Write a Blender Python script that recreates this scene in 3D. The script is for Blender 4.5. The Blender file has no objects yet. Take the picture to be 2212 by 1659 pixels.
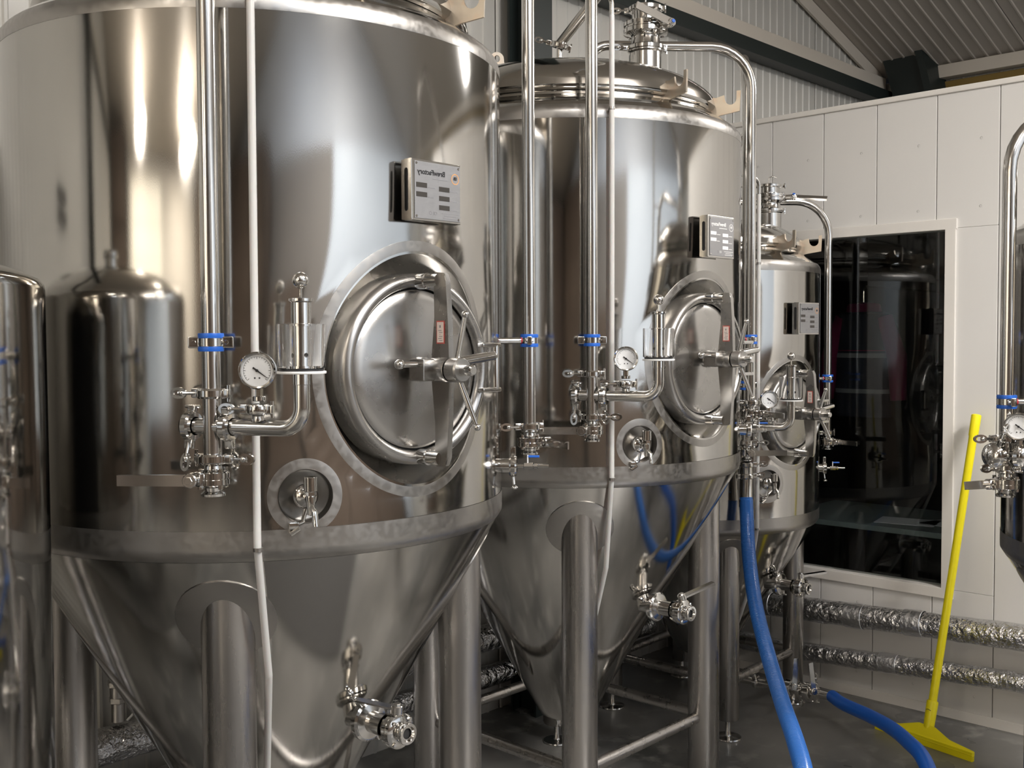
import bpy, bmesh, math, random
from mathutils import Matrix, Vector
C = bpy.context.scene.collection
SC = bpy.context.scene
PI = math.pi
rad = math.radians

# ------------------------------------------------------------------ camera
PITCH, ROLL, EYE = rad(2.35), -0.005, 1.75
Fv = Vector((0, math.cos(PITCH), -math.sin(PITCH)))
R0 = Vector((1, 0, 0)); U0 = R0.cross(Fv)
Rv = R0*math.cos(ROLL)+U0*math.sin(ROLL); Uv = -R0*math.sin(ROLL)+U0*math.cos(ROLL)
cd = bpy.data.cameras.new('camera'); cam = bpy.data.objects.new('camera', cd); C.objects.link(cam)
m = Matrix.Identity(4)
for i, v in enumerate((Rv, Uv, -Fv)):
    for j in range(3): m[j][i] = v[j]
m.translation = Vector((0, 0, EYE))
cam.matrix_world = m
cd.sensor_width = 36; cd.lens = 2300/2212*36; cd.clip_start = 0.05; cd.clip_end = 100
SC.camera = cam

# ------------------------------------------------------------------ world + exposure
w = bpy.data.worlds.new('world'); SC.world = w; w.use_nodes = True
w.node_tree.nodes['Background'].inputs[0].default_value = (0.02, 0.03, 0.05, 1)
w.node_tree.nodes['Background'].inputs[1].default_value = 0.3
SC.view_settings.view_transform = 'Standard'; SC.view_settings.look = 'None'
SC.view_settings.gamma = 1; SC.view_settings.use_curve_mapping = False
SC.view_settings.exposure = 0.26

# building frame: E1 runs along the tank row, E2 runs away from the gable wall
E1 = Vector((.688, .725, 0)); E2 = Vector((.725, -.688, 0)); UP = Vector((0, 0, 1))
def W(a, b, z=0): return E1*a+E2*b+UP*z
YAW = math.atan2(E1.y, E1.x)
GABLE, SIDE, OPP, BACK = -3.5, 7.7, 6.6, -8.0
EAVE, SLOPE = 3.66, .285
def roof(a):
    return EAVE+SLOPE*min(SIDE-a, a-BACK)

# ------------------------------------------------------------------ lights (ceiling battens, with uplights and one lamp added as fill)
def lamp(a, b, z, la, lb, power, col):
    ld = bpy.data.lights.new('lamp_light', 'AREA'); ld.shape = 'RECTANGLE'; ld.size = la; ld.size_y = lb
    ld.energy = power; ld.color = col
    root = bpy.data.objects.new('ceiling_light', None); C.objects.link(root)
    root.location = W(a, b, z); root.rotation_euler = (0, 0, YAW)
    o = bpy.data.objects.new('lamp_light', ld); C.objects.link(o); o.parent = root; o.location = (0, 0, -.012)
    lu = ld.copy(); lu.energy = power*.4; o = bpy.data.objects.new('fill_uplight', lu); C.objects.link(o); o.parent = root; o.location = (0, 0, .08); o.rotation_euler = (PI, 0, 0)  # uplight added to brighten the ceiling as soft fill
    return root
WARM, NEUT, COOL = (1, .91, .79), (1, .965, .93), (.78, .87, 1)
LAMPS = [(-6.3, -1.4, WARM, 70), (-3.4, -.4, WARM, 30), (-.4, 1.0, NEUT, 50), (2.6, 1.7, NEUT, 270), (1.6, 3.9, NEUT, 210), (5.9, -.6, NEUT, 70),  # the NEUT lamp farthest from the gable is added fill for partition and floor
         (-6.3, 1.6, WARM, 130), (-.8, 4.2, COOL, 60)]
lamp_roots = [(lamp(a, b, roof(a)-.55, 1.5, .3, p*1.0, c), a, b) for a, b, c, p in LAMPS]

# ------------------------------------------------------------------ materials
def mat(name, col, rough=.5, metal=0.0, **k):
    mt = bpy.data.materials.new(name); mt.use_nodes = True
    nt = mt.node_tree; b = nt.nodes['Principled BSDF']
    b.inputs['Base Color'].default_value = (*col, 1); b.inputs['Roughness'].default_value = rough
    b.inputs['Metallic'].default_value = metal
    for kk, v in k.items():
        if kk in b.inputs: b.inputs[kk].default_value = v
    return mt
def noise_chain(mt, scale, stretch=(1, 1, 1), bump=0, col2=None, fac=(.4, .6), rough2=None, detail=5, coords='Object', bdist=.01):
    nt = mt.node_tree; N = nt.nodes; L = nt.links; b = N['Principled BSDF']
    tc = N.new('ShaderNodeTexCoord'); mp = N.new('ShaderNodeMapping'); mp.inputs['Scale'].default_value = stretch
    L.new(tc.outputs[coords], mp.inputs[0])
    no = N.new('ShaderNodeTexNoise'); no.inputs['Scale'].default_value = scale; no.inputs['Detail'].default_value = detail
    L.new(mp.outputs[0], no.inputs['Vector'])
    rp = N.new('ShaderNodeMapRange'); rp.inputs[1].default_value = fac[0]; rp.inputs[2].default_value = fac[1]
    L.new(no.outputs[0], rp.inputs[0])
    if col2:
        mx = N.new('ShaderNodeMix'); mx.data_type = 'RGBA'
        src = b.inputs['Base Color']
        if src.is_linked: L.new(src.links[0].from_socket, mx.inputs[6])
        else: mx.inputs[6].default_value = src.default_value
        mx.inputs[7].default_value = (*col2, 1)
        L.new(rp.outputs[0], mx.inputs[0]); L.new(mx.outputs[2], b.inputs['Base Color'])
    if rough2 is not None:
        mr = N.new('ShaderNodeMapRange'); mr.inputs[3].default_value = b.inputs['Roughness'].default_value; mr.inputs[4].default_value = rough2
        L.new(rp.outputs[0], mr.inputs[0]); L.new(mr.outputs[0], b.inputs['Roughness'])
    if bump:
        bp = N.new('ShaderNodeBump'); bp.inputs['Strength'].default_value = bump; bp.inputs['Distance'].default_value = bdist
        L.new(no.outputs[0], bp.inputs['Height'])
        if b.inputs['Normal'].is_linked: L.new(b.inputs['Normal'].links[0].from_socket, bp.inputs['Normal'])
        L.new(bp.outputs[0], b.inputs['Normal'])
    return mt
M = {}
M['shell'] = noise_chain(noise_chain(mat('brushed_steel', (.54, .528, .505), .065, 1), 3.0, (1, 1, .35), col2=(.485, .473, .45), rough2=.13, fac=(.35, .7)), 900, (1, 1, .3), bump=.02, bdist=.001, col2=(.5, .48, .45), fac=(.62, .8))
M['weld'] = noise_chain(mat('weld_polish_steel', (.42, .405, .385), .28, 1), 60, (1, 1, 1), bump=.012, rough2=.38, bdist=.001)
M['door'] = noise_chain(mat('satin_steel', (.45, .438, .42), .22, 1), 9, (1, 1, 1), rough2=.32)
M['pol'] = mat('polished_fitting_steel', (.66, .65, .63), .09, 1)
M['pipe'] = mat('pipe_steel', (.64, .625, .6), .16, 1)
M['leg'] = noise_chain(mat('leg_steel', (.46, .44, .42), .26, 1), 30, (1, 1, .1), rough2=.34)
M['hook'] = noise_chain(mat('raw_plate_steel', (.56, .5, .42), .35, 1), 25, rough2=.45, col2=(.6, .47, .36), fac=(.5, .7))
M['recess'] = mat('shaded_recess_steel', (.30, .285, .265), .3, 1)  # shade inside the recess is put into this darker steel colour
M['dark'] = mat('dark_gap', (.02, .02, .02), .6)
M['rubber'] = mat('black_rubber', (.02, .02, .022), .5)
M['matr'] = mat('dusty_black_rubber', (.05, .048, .045), .6)
M['blue'] = mat('blue_plastic', (.015, .11, .5), .35)
M['red'] = mat('red_plastic', (.45, .02, .04), .35)
M['white'] = mat('white_plastic', (.75, .75, .74), .4)
M['tube'] = mat('milky_tube', (.72, .71, .69), .3, 0, **{'Transmission Weight': .25, 'Subsurface Weight': .1})
M['dial'] = mat('dial_face', (.82, .83, .84), .4)
M['ink'] = mat('black_ink', (.01, .01, .012), .5)
M['greyink'] = mat('grey_ink', (.22, .22, .23), .5)
M['orange'] = mat('orange_ink', (.62, .3, .1), .5)
M['plate'] = noise_chain(mat('etched_aluminium', (.36, .36, .37), .36, .8), 200, (1, 1, 1), rough2=.42)
M['field'] = mat('engraved_field', (.055, .05, .045), .3, .3)
M['sticker'] = mat('sticker_paper', (.78, .66, .6), .6)
M['stickred'] = mat('sticker_red', (.5, .1, .08), .6)
M['glass'] = mat('clear_acrylic', (.97, .97, .97), .02, 0, **{'Transmission Weight': 1.0, 'IOR': 1.42})
M['panel'] = noise_chain(mat('white_insulated_panel', (.68, .665, .64), .25), 1.2, (1, 1, 1), bump=.05, bdist=.03, detail=2)
M['trimw'] = mat('white_trim', (.72, .69, .645), .3)
M['clad'] = mat('cream_cladding', (.5, .488, .455), .4)
M['cladr'] = mat('cream_roof_liner', (.47, .43, .385), .45)
M['beamc'] = mat('cream_purlin', (.6, .55, .48), .45)
M['gsteel'] = mat('dark_green_steel', (.012, .018, .017), .45)
M['brownstrip'] = mat('ochre_sealant', (.2, .13, .03), .6)
M['concrete'] = noise_chain(noise_chain(mat('power_floated_concrete', (.22, .212, .198), .36), 1.3, (1, 1, 1), col2=(.11, .11, .105), rough2=.24, fac=(.4, .62)), 9, (1, 1, 1), col2=(.28, .27, .25), fac=(.55, .75), bump=.1, bdist=.004)
M['foil'] = noise_chain(noise_chain(mat('foil', (.72, .72, .73), .2, 1), 28, (1, 1, 1), bump=1.0, bdist=.02, detail=3), 90, (1, 1, 1), bump=.5, bdist=.006, detail=2)
M['tape'] = noise_chain(mat('foil_tape', (.78, .78, .8), .3, 1), 40, bump=.8, bdist=.01)
M['hose'] = mat('blue_hose_rubber', (.008, .12, .58), .38)
M['hoseb'] = mat('blue_ribbed_hose', (.025, .13, .44), .25, 0, **{'Coat Weight': .4})
M['yellow'] = mat('yellow_plastic', (.9, .78, .004), .42)
M['rack'] = mat('brown_boards', (.12, .09, .07), .6)
M['bluewall'] = mat('cool_white_wall', (.62, .67, .74), .5)
M['creamwall'] = mat('glow_cream_door', (.8, .74, .62), .5, 0, **{'Emission Color': (1, .93, .78, 1), 'Emission Strength': .9})  # emission added so the unseen door mirrors as a bright strip
M['frost'] = mat('glow_frosted_glazing', (.5, .55, .6), .3, 0, **{'Emission Color': (.78, .87, 1, 1), 'Emission Strength': .56})  # emission added for the bluish band in the tanks and cool fill
M['greywall'] = mat('pale_wall', (.74, .7, .63), .5)
M['greyboard'] = mat('dark_grey_board', (.26, .245, .23), .6)
M['desk'] = mat('office_desk', (.2, .24, .24), .4)
M['paper'] = mat('paper', (.8, .8, .85), .8)
M['pink'] = mat('magenta_cloth', (.16, .008, .05), .9)  # cloth colour darkened to carry the dimness behind the glass
M['navy'] = mat('dark_cloth', (.012, .016, .03), .9)
M['reflect'] = mat('grey_reflective_tape', (.2, .2, .21), .6)
M['green'] = mat('green_cloth', (.005, .06, .04), .8)
M['office'] = mat('unlit_office_wall', (.010, .014, .017), .7)  # dimness of the unlit room is put into this near-black colour
M['lampw'] = mat('lamp_housing', (.6, .6, .6), .5)
wg = mat('window_glass', (.85, .9, .9), .01, 0, **{'Transmission Weight': 1.0, 'IOR': 1.45}); M['wglass'] = wg

# ------------------------------------------------------------------ mesh helpers
def frame(o, z, xh=None):
    z = Vector(z).normalized()
    xh = Vector(xh) if xh is not None else (Vector((1, 0, 0)) if abs(z.x) < .9 else Vector((0, 1, 0)))
    x = (xh-z*xh.dot(z)).normalized(); y = z.cross(x)
    m = Matrix.Identity(4)
    for i, v in enumerate((x, y, z)):
        for j in range(3): m[j][i] = v[j]
    m.translation = Vector(o); return m
def pol(r, az, z): return Vector((r*math.sin(rad(az)), -r*math.cos(rad(az)), z))
def pf(az, r, z):      # local x = viewer's right, y = up, z = outward
    t = (math.cos(rad(az)), math.sin(rad(az)), 0); n = (math.sin(rad(az)), -math.cos(rad(az)), 0)
    return frame(pol(r, az, z), n, t)
def vf(az, r, z):      # z up, x = viewer's right
    return frame(pol(r, az, z), (0, 0, 1), (math.cos(rad(az)), math.sin(rad(az)), 0))
I4 = Matrix.Identity(4)
class MB:
    def __init__(s): s.bm = bmesh.new(); s.boxed = False
    def face(s, vs):
        try: return s.bm.faces.new(vs)
        except ValueError: return None
    def lathe(s, prof, Mx=I4, seg=24, close=False):
        rings = []
        for r, z in prof:
            if r < 1e-6: rings.append([s.bm.verts.new(Mx @ Vector((0, 0, z)))])
            else: rings.append([s.bm.verts.new(Mx @ Vector((r*math.cos(2*PI*i/seg), r*math.sin(2*PI*i/seg), z))) for i in range(seg)])
        prs = list(zip(rings, rings[1:]))
        if close: prs.append((rings[-1], rings[0]))
        for A, B in prs:
            for i in range(seg):
                j = (i+1) % seg
                if len(A) == 1 and len(B) == 1: continue
                if len(A) == 1: s.face((A[0], B[j], B[i]))
                elif len(B) == 1: s.face((A[i], A[j], B[0]))
                else: s.face((A[i], A[j], B[j], B[i]))
        return s
    def cyl(s, r, z0, z1, Mx=I4, seg=24, c=0):
        c = c or min(r, abs(z1-z0))*.12
        return s.lathe([(0, z0), (r-c, z0), (r, z0+c), (r, z1-c), (r-c, z1), (0, z1)], Mx, seg)
    def pipe(s, r, z0, z1, Mx=I4, seg=24, t=.002):   # open tube with wall
        return s.lathe([(r-t, z0), (r, z0), (r, z1), (r-t, z1)], Mx, seg, close=True)
    def tube(s, pts, r, fillet=0, seg=16, Mx=I4, caps=True, rr=None):
        P = [Vector(p) for p in pts]
        if fillet:
            Q = [P[0]]
            for a, b, c in zip(P, P[1:], P[2:]):
                d1 = (a-b).normalized(); d2 = (c-b).normalized(); ang = d1.angle(d2)
                if ang > 3.1: Q.append(b); continue
                tl = min(fillet/math.tan(ang/2), (a-b).length*.49, (c-b).length*.49); rr_ = tl*math.tan(ang/2)
                bis = (d1+d2).normalized(); cen = b+bis*(rr_/math.sin(ang/2))
                p1 = b+d1*tl-cen; p2 = b+d2*tl-cen; n = 8
                for k in range(n+1): Q.append(cen+p1.slerp(p2, k/n).normalized()*rr_)
            Q.append(P[-1]); P = Q
        up = None; rings = []
        for i, p in enumerate(P):
            t = ((P[min(i+1, len(P)-1)]-P[max(i-1, 0)])).normalized()
            if up is None: up = Vector((0, 0, 1)) if abs(t.z) < .9 else Vector((1, 0, 0))
            x = (up-t*up.dot(t)).normalized(); y = t.cross(x); up = x
            q = rr[i] if rr else r
            rings.append([s.bm.verts.new(Mx @ (p+(x*math.cos(2*PI*k/seg)+y*math.sin(2*PI*k/seg))*q)) for k in range(seg)])
        for A, B in zip(rings, rings[1:]):
            for i in range(seg): s.face((A[i], A[(i+1) % seg], B[(i+1) % seg], B[i]))
        if caps: s.face(rings[0][::-1]); s.face(rings[-1])
        return s
    def box(s, c, d, Mx=I4, bev=0):
        s.boxed = s.boxed or bev > 0
        r = bmesh.ops.create_cube(s.bm, size=1); vs = r['verts']
        for v in vs: v.co = Vector((v.co.x*d[0]+c[0], v.co.y*d[1]+c[1], v.co.z*d[2]+c[2]))
        if bev:
            es = {e for v in vs for e in v.link_edges}
            rb = bmesh.ops.bevel(s.bm, geom=list(es), offset=bev, segments=2, affect='EDGES', profile=.5)
            seen = set()
            for f in rb['faces']:
                for v in f.verts: seen.add(v)
            allv = set(seen)
            for v in seen:
                for f in v.link_faces: allv.update(f.verts)
            vs = allv
        for v in vs: v.co = Mx @ v.co
        return s
    def prism(s, poly, t, Mx=I4):    # poly in local xy, extruded z 0..t
        A = [s.bm.verts.new(Mx @ Vector((x, y, 0))) for x, y in poly]; B = [s.bm.verts.new(Mx @ Vector((x, y, t))) for x, y in poly]
        n = len(poly); s.face(A[::-1]); s.face(B)
        for i in range(n): s.face((A[i], A[(i+1) % n], B[(i+1) % n], B[i]))
        return s
    def ringplate(s, outer, inner, t, Mx=I4):   # plate with a hole; equal point counts
        def row(pl, z): return [s.bm.verts.new(Mx @ Vector((x, y, z))) for x, y in pl]
        a, b, c, d = row(outer, 0), row(inner, 0), row(outer, t), row(inner, t); n = len(outer)
        for i in range(n):
            j = (i+1) % n
            s.face((a[i], b[i], b[j], a[j])); s.face((c[i], c[j], d[j], d[i])); s.face((a[i], a[j], c[j], c[i])); s.face((b[i], d[i], d[j], b[j]))
        return s
    def ball(s, c, r, Mx=I4, sc=(1, 1, 1)):
        q = bmesh.ops.create_uvsphere(s.bm, u_segments=20, v_segments=12, radius=r)
        for v in q['verts']: v.co = Mx @ Vector((v.co.x*sc[0]+c[0], v.co.y*sc[1]+c[1], v.co.z*sc[2]+c[2]))
        return s
    def build(s, name, m_, parent=None, ang=32, flat=False, nofix=False):
        if not nofix: bmesh.ops.recalc_face_normals(s.bm, faces=s.bm.faces)
        me = bpy.data.meshes.new(name); s.bm.to_mesh(me); s.bm.free()
        if not flat:
            me.polygons.foreach_set('use_smooth', [True]*len(me.polygons)); me.set_sharp_from_angle(angle=rad(ang))
        me.materials.append(m_)
        o = link(name, me, parent)
        if s.boxed and not flat:
            wn = o.modifiers.new('weighted', 'WEIGHTED_NORMAL'); wn.keep_sharp = True; wn.weight = 80
        return o
def link(name, me, parent=None):
    o = bpy.data.objects.new(name, me); C.objects.link(o)
    if parent is not None: o.parent = parent
    return o
def tag(o, label=None, cat=None, group=None, kind=None):
    for k, v in (('label', label), ('category', cat), ('group', group), ('kind', kind)):
        if v: o[k] = v
    return o
def empty(name, loc=(0, 0, 0), rz=0, parent=None):
    o = bpy.data.objects.new(name, None); C.objects.link(o); o.location = loc; o.rotation_euler = (0, 0, rz)
    if parent is not None: o.parent = parent
    return o
def text(body, size, m_, Mx, parent, mirror=True, bold=0.0, extr=.0003, align='CENTER'):
    cu = bpy.data.curves.new('lettering', 'FONT'); cu.body = body; cu.size = size; cu.align_x = align; cu.align_y = 'CENTER'
    cu.extrude = extr; cu.offset = bold; cu.resolution_u = 3
    o = bpy.data.objects.new('lettering', cu); C.objects.link(o)
    me = bpy.data.meshes.new_from_object(o.evaluated_get(bpy.context.evaluated_depsgraph_get()))
    bpy.data.objects.remove(o)
    me.transform(Mx @ Matrix.Diagonal((-1 if mirror else 1, 1, 1, 1)))
    if mirror: me.flip_normals()
    me.materials.clear(); me.materials.append(m_)
    return link('lettering', me, parent)

# ------------------------------------------------------------------ building shell
def quadbox(name, p0, du, dv, dw, m_, parent=None):
    mb = MB(); v = []
    for k in (0, 1):
        for j in (0, 1):
            for i in (0, 1): v.append(mb.bm.verts.new(Vector(p0)+Vector(du)*i+Vector(dv)*j+Vector(dw)*k))
    for f in ((0, 1, 3, 2), (4, 6, 7, 5), (0, 4, 5, 1), (2, 3, 7, 6), (0, 2, 6, 4), (1, 5, 7, 3)): mb.face([v[i] for i in f])
    return mb.build(name, m_, parent, flat=True)
fl = quadbox('floor', W(BACK-.2, GABLE-.2, -.1), E1*(SIDE-BACK+.4), E2*(OPP-GABLE+.4), UP*.1, M['concrete']); tag(fl, kind='structure')
RIB = .085
def ribs(n):      # profile (offset, height) across n ribs
    out = []
    for i in range(n):
        x = i*RIB
        out += [(x, 0), (x+RIB-.022, 0), (x+RIB-.016, .006), (x+RIB-.006, .006)]
    out.append((n*RIB, 0)); return out
def ribbed(n, A, B, nrm, m_, parent):   # A(x)->lower point, B(x)->upper point
    mb = MB(); lo, hi = [], []
    for x, h in ribs(n):
        lo.append(mb.bm.verts.new(A(x)+nrm*h)); hi.append(mb.bm.verts.new(B(x)+nrm*h))
    for i in range(len(lo)-1): mb.face((lo[i], lo[i+1], hi[i+1], hi[i]))
    bmesh.ops.recalc_face_normals(mb.bm, faces=mb.bm.faces)
    return mb.build('panel', m_, parent, flat=True, nofix=True)
PW = RIB*12
gw = MB()
def slab(mb, pts, t):      # thick polygon
    A = [mb.bm.verts.new(Vector(p)) for p in pts]; B = [mb.bm.verts.new(Vector(p)+Vector(t)) for p in pts]; n = len(pts)
    mb.face(A); mb.face(B[::-1])
    for i in range(n): mb.face((A[i], A[(i+1) % n], B[(i+1) % n], B[i]))
mid = (SIDE+BACK)/2
slab(gw, [W(BACK, GABLE-.02, -.02), W(SIDE, GABLE-.02, -.02), W(SIDE, GABLE-.02, EAVE), W(mid, GABLE-.02, roof(mid)), W(BACK, GABLE-.02, EAVE)], -E2*.1)
g = gw.build('wall_left', M['clad'], flat=True); tag(g, kind='structure')
k = SIDE-.01
while k-PW > BACK-.5:
    a1 = k
    ribbed(12, lambda x: W(a1-x-.002, GABLE, 0), lambda x: W(a1-x-.002, GABLE, roof(max(a1-x, BACK+.01))), E2, M['clad'], g)
    k -= PW+.006
sw = quadbox('wall_right', W(SIDE+.02, GABLE, -.02), E1*.1, E2*(OPP-GABLE), UP*EAVE, M['clad']); tag(sw, kind='structure')
k = GABLE+.01
while k < OPP-.2:
    b1 = k
    ribbed(12, lambda x: W(SIDE, b1+x, 0), lambda x: W(SIDE, b1+x, EAVE-.05), -E1, M['clad'], sw); k += PW+.006
rf = MB()
slab(rf, [W(SIDE+.1, GABLE-.1, EAVE+.03-SLOPE*.1), W(SIDE+.1, OPP+.1, EAVE+.03-SLOPE*.1), W(mid, OPP+.1, roof(mid)+.03), W(mid, GABLE-.1, roof(mid)+.03)], UP*.1)
slab(rf, [W(BACK-.1, GABLE-.1, EAVE+.03-SLOPE*.1), W(BACK-.1, OPP+.1, EAVE+.03-SLOPE*.1), W(mid, OPP+.1, roof(mid)+.03), W(mid, GABLE-.1, roof(mid)+.03)], UP*.1)
ce = rf.build('ceiling', M['cladr'], flat=True); tag(ce, kind='structure')
k = GABLE+.03
while k < OPP-.2:
    b1 = k
    ribbed(12, lambda x: W(SIDE-.02, b1+x, roof(SIDE-.02)), lambda x: W(mid, b1+x, roof(mid)), -UP, M['cladr'], ce)
    ribbed(12, lambda x: W(BACK+.02, b1+x, roof(BACK+.02)), lambda x: W(mid, b1+x, roof(mid)), -UP, M['cladr'], ce)
    k += PW+.004
def beam(name, p, q, w_, h_, m_, kind='structure', bev=.004, par=None):
    p, q = Vector(p), Vector(q); mb = MB(); Mx = frame(p, q-p, (0, 0, 1))
    mb.box((0, 0, (q-p).length/2), (h_, w_, (q-p).length), Mx, bev); o = mb.build(name, m_, par)
    if kind: o['kind'] = kind
    return o
# eaves trim, sealant strip, gable trims
beam('trim_1', W(SIDE-.05, GABLE+.1, EAVE-.03), W(SIDE-.05, OPP, EAVE-.03), .1, .09, M['beamc'])
beam('trim_2', W(SIDE-.02, GABLE+.1, EAVE-.12), W(SIDE-.02, OPP, EAVE-.12), .03, .06, M['brownstrip'])
beam('trim_3', W(SIDE-.1, GABLE+.03, roof(SIDE-.1)-.05), W(mid, GABLE+.03, roof(mid)-.05), .02, .09, M['beamc'])
beam('trim_4', W(SIDE-.12, GABLE+.05, 3.60), W(BACK+.1, GABLE+.05, 3.60), .07, .085, M['beamc'])
b_ = beam('steel_rail', W(SIDE-.1, GABLE+.07, 3.50), W(BACK+.1, GABLE+.07, 3.50), .11, .085, M['gsteel'], kind='structure')
# steel columns
def hcol(name, a, b, z1, dw=.13, dd=.16):
    mb = MB(); Mx = frame(W(a, b, 0), UP, E1)
    for s_ in (-1, 1): mb.box((0, s_*(dd/2-.006), z1/2), (dw, .012, z1), Mx)
    mb.box((0, 0, z1/2), (.012, dd-.02, z1), Mx)
    o = mb.build(name, M['gsteel'], flat=True); o['kind'] = 'structure'; return o
hcol('trim_5', 3.672, GABLE+.14, roof(3.67)-.1)
hcol('trim_6', SIDE-.22, GABLE+.22, 3.2, .2, .24)
hcol('trim_7', -2.3, GABLE+.14, roof(-2.3)-.1)
hm = MB()      # raking haunch bracket in the corner
slab(hm, [W(SIDE-.30, GABLE+.10, 3.86), W(SIDE-.30, GABLE+.38, 3.84), W(SIDE-.10, GABLE+.46, 3.2), W(SIDE-.10, GABLE+.22, 3.2)], E1*.09)
slab(hm, [W(SIDE-.34, GABLE+.36, 3.84), W(SIDE-.02, GABLE+.40, 3.74), W(SIDE-.02, GABLE+.50, 3.2), W(SIDE-.16, GABLE+.46, 3.2)], E2*.05)
o = hm.build('trim_8', M['gsteel'], flat=True); o['kind'] = 'structure'

# unseen sides of the hall (they are mirrored in the tanks)
bw = quadbox('wall_back', W(BACK-.1, GABLE, -.02), E1*.1, E2*(OPP-GABLE), UP*(EAVE+.1), M['greywall']); tag(bw, kind='structure')
ow = MB()
slab(ow, [W(BACK, OPP, -.02), W(SIDE, OPP, -.02), W(SIDE, OPP, EAVE), W(mid, OPP, roof(mid)), W(BACK, OPP, EAVE)], E2*.1)
ow = ow.build('wall_front', M['bluewall'], flat=True); tag(ow, kind='structure')
dr = quadbox('added_glow_door', W(BACK, -2.0, 0), E1*.05, E2*2.2, UP*3.4, M['creamwall']); tag(dr, kind='structure')  # unseen glowing door added for the cream strip mirrored in the tanks
for i in range(9):
    beam('panel_joint', W(BACK+.052, -2.0, .38*i+.3), W(BACK+.052, .2, .38*i+.3), .012, .02, M['greywall'], kind=None, par=dr)
def rack(a, b, rz, w_, h_, label, d_=.95):  # unseen racks added to make dark bands in the tank reflections
    r = empty('added_dark_rack', W(a, b, 0), rz); tag(r, label, 'rack', 'racks added behind the camera for the tank reflections')
    for sx in (-1, 1):
        for sy in (-1, 1): MB().box((sx*w_/2, sy*d_*.47, h_/2), (.08, .08, h_), I4, .005).build('post', M['gsteel'], r)
    n = max(1, round(h_/.9))
    for i in range(n): MB().box((0, 0, .15+i*h_/n), (w_, d_, .05), I4, .005).build('shelf', M['rack'], r)
    for i in range(n):
        for j in range(3):
            MB().box(((j-1)*w_*.33, 0, .18+(i+.47)*h_/n), (w_*.325, d_*.9, h_/n*.92), I4, .01).build('crate', M['rack'], r)
    return r
rack(-4.9, 5.9, YAW, 3.2, 3.7, 'tall dark storage rack of brown crates added unseen in the far corner')
rack(-7.3, 4.7, YAW+PI/2, 3.6, 3.6, 'dark storage rack of brown crates added unseen against the back wall')
rack(-7.4, -2.85, YAW+PI/2, 1.1, 3.6, 'narrow dark storage rack added unseen by the gable wall')
rack(-7.3, 1.4, YAW+PI/2, 2.4, 1.0, 'low dark rack of crates added unseen in front of the grey back wall')
rack(3.0, 5.9, YAW, 6.4, 1.25, 'long low rack of crates added unseen under the pale front wall')
rack(-1.6, 6.0, YAW, 2.6, 1.9, 'middling rack of brown crates added unseen along the front wall')
gp = quadbox('wall_panel_grey', W(-8, OPP-.03, 0), E1*9.1, E2*.03, UP*EAVE, M['greyboard']); tag(gp, kind='structure')
wn_ = quadbox('added_glow_window', W(1.2, OPP-.04, 1.25), E1*6.3, E2*.03, UP*2.4, M['frost']); tag(wn_, kind='structure')  # unseen glowing glazing added to mirror bluish in the tanks
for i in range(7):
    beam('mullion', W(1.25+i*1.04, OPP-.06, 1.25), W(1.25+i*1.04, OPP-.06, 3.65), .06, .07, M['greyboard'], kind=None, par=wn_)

# ------------------------------------------------------------------ partition wall with window
PA = 4.91     # its face
PTOP = 2.86
WL, WR, WB, WT = -3.02, -1.919, .593, 2.249
pw = empty('wall_partition', W(PA, 0, 0)); pw.matrix_world = frame(W(PA, 0, 0), UP, E2)
tag(pw, kind='structure')    # local x = along E2, y = +E1 ... z up
def ppanel(x0, x1, z0, z1, d=.08):
    mb = MB(); mb.box(((x0+x1)/2, -d/2, (z0+z1)/2), (x1-x0-.003, d, z1-z0), I4, .0025)
    return mb.build('panel', M['panel'], pw)
# frame() makes y = z cross x = UP x E2 = E1 direction sign check
ysign = 1 if (UP.cross(E2)).dot(E1) > 0 else -1
edges = [-3.38, -3.095, -2.8115, -2.528, -2.2547, -1.968, -1.6906, -1.405, -1.12, -.835, -.55, -.265, .02, .305, .59, .875]
for x0, x1 in zip(edges, edges[1:]):
    d = -.08*ysign
    def pp(xa, xb, z0, z1):
        mb = MB(); mb.box(((xa+xb)/2, .04*ysign, (z0+z1)/2), (xb-xa-.003, .08, z1-z0), I4, .003); mb.build('panel', M['panel'], pw)
    if x1 <= WL or x0 >= WR: pp(x0, x1, 0.0, PTOP)
    else:
        if x0 < WL: pp(x0, WL, WB, WT)
        if x1 > WR: pp(WR, x1, WB, WT)
        pp(x0, x1, 0, WB); pp(x0, x1, WT, PTOP)
o = MB().box((-1.25, .04*ysign, PTOP+.012), (4.3, .1, .028), I4, .008).build('cap_trim', M['trimw'], pw)
MB().box((-1.25, -.006*ysign, .02), (4.3, .012, .05), I4, .003).build('floor_trim', M['trimw'], pw)
sc_ = MB(); random.seed(4)
for x0, x1 in zip(edges, edges[1:]):
    for z in (.12, WB-.13, WT+.09, PTOP-.22):
        sc_.lathe([(0, -.002), (.005, -.002), (.006, .001)], frame(((x0+x1)/2+.06, -.0, z), (0, -ysign, 0)), 8)
sc_.build('screw_heads', M['ink'], pw)
wr = empty('window_1', (0, 0, 0)); wr.matrix_world = pw.matrix_world.copy(); tag(wr, kind='structure')
def wf(c, d, name='window_frame'): MB().box(c, d, I4, .004).build(name, M['trimw'], wr)
fw = .05
wf(((WL+WR)/2, .03*ysign, WT+fw/2-.006), (WR-WL+2*fw, .085, fw)); wf(((WL+WR)/2, .03*ysign, WB-fw/2+.006), (WR-WL+2*fw, .085, fw))
wf((WL-fw/2+.004, .03*ysign, (WB+WT)/2), (fw, .085, WT-WB)); wf((WR+fw/2-.004, .03*ysign, (WB+WT)/2), (fw, .085, WT-WB))
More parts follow.
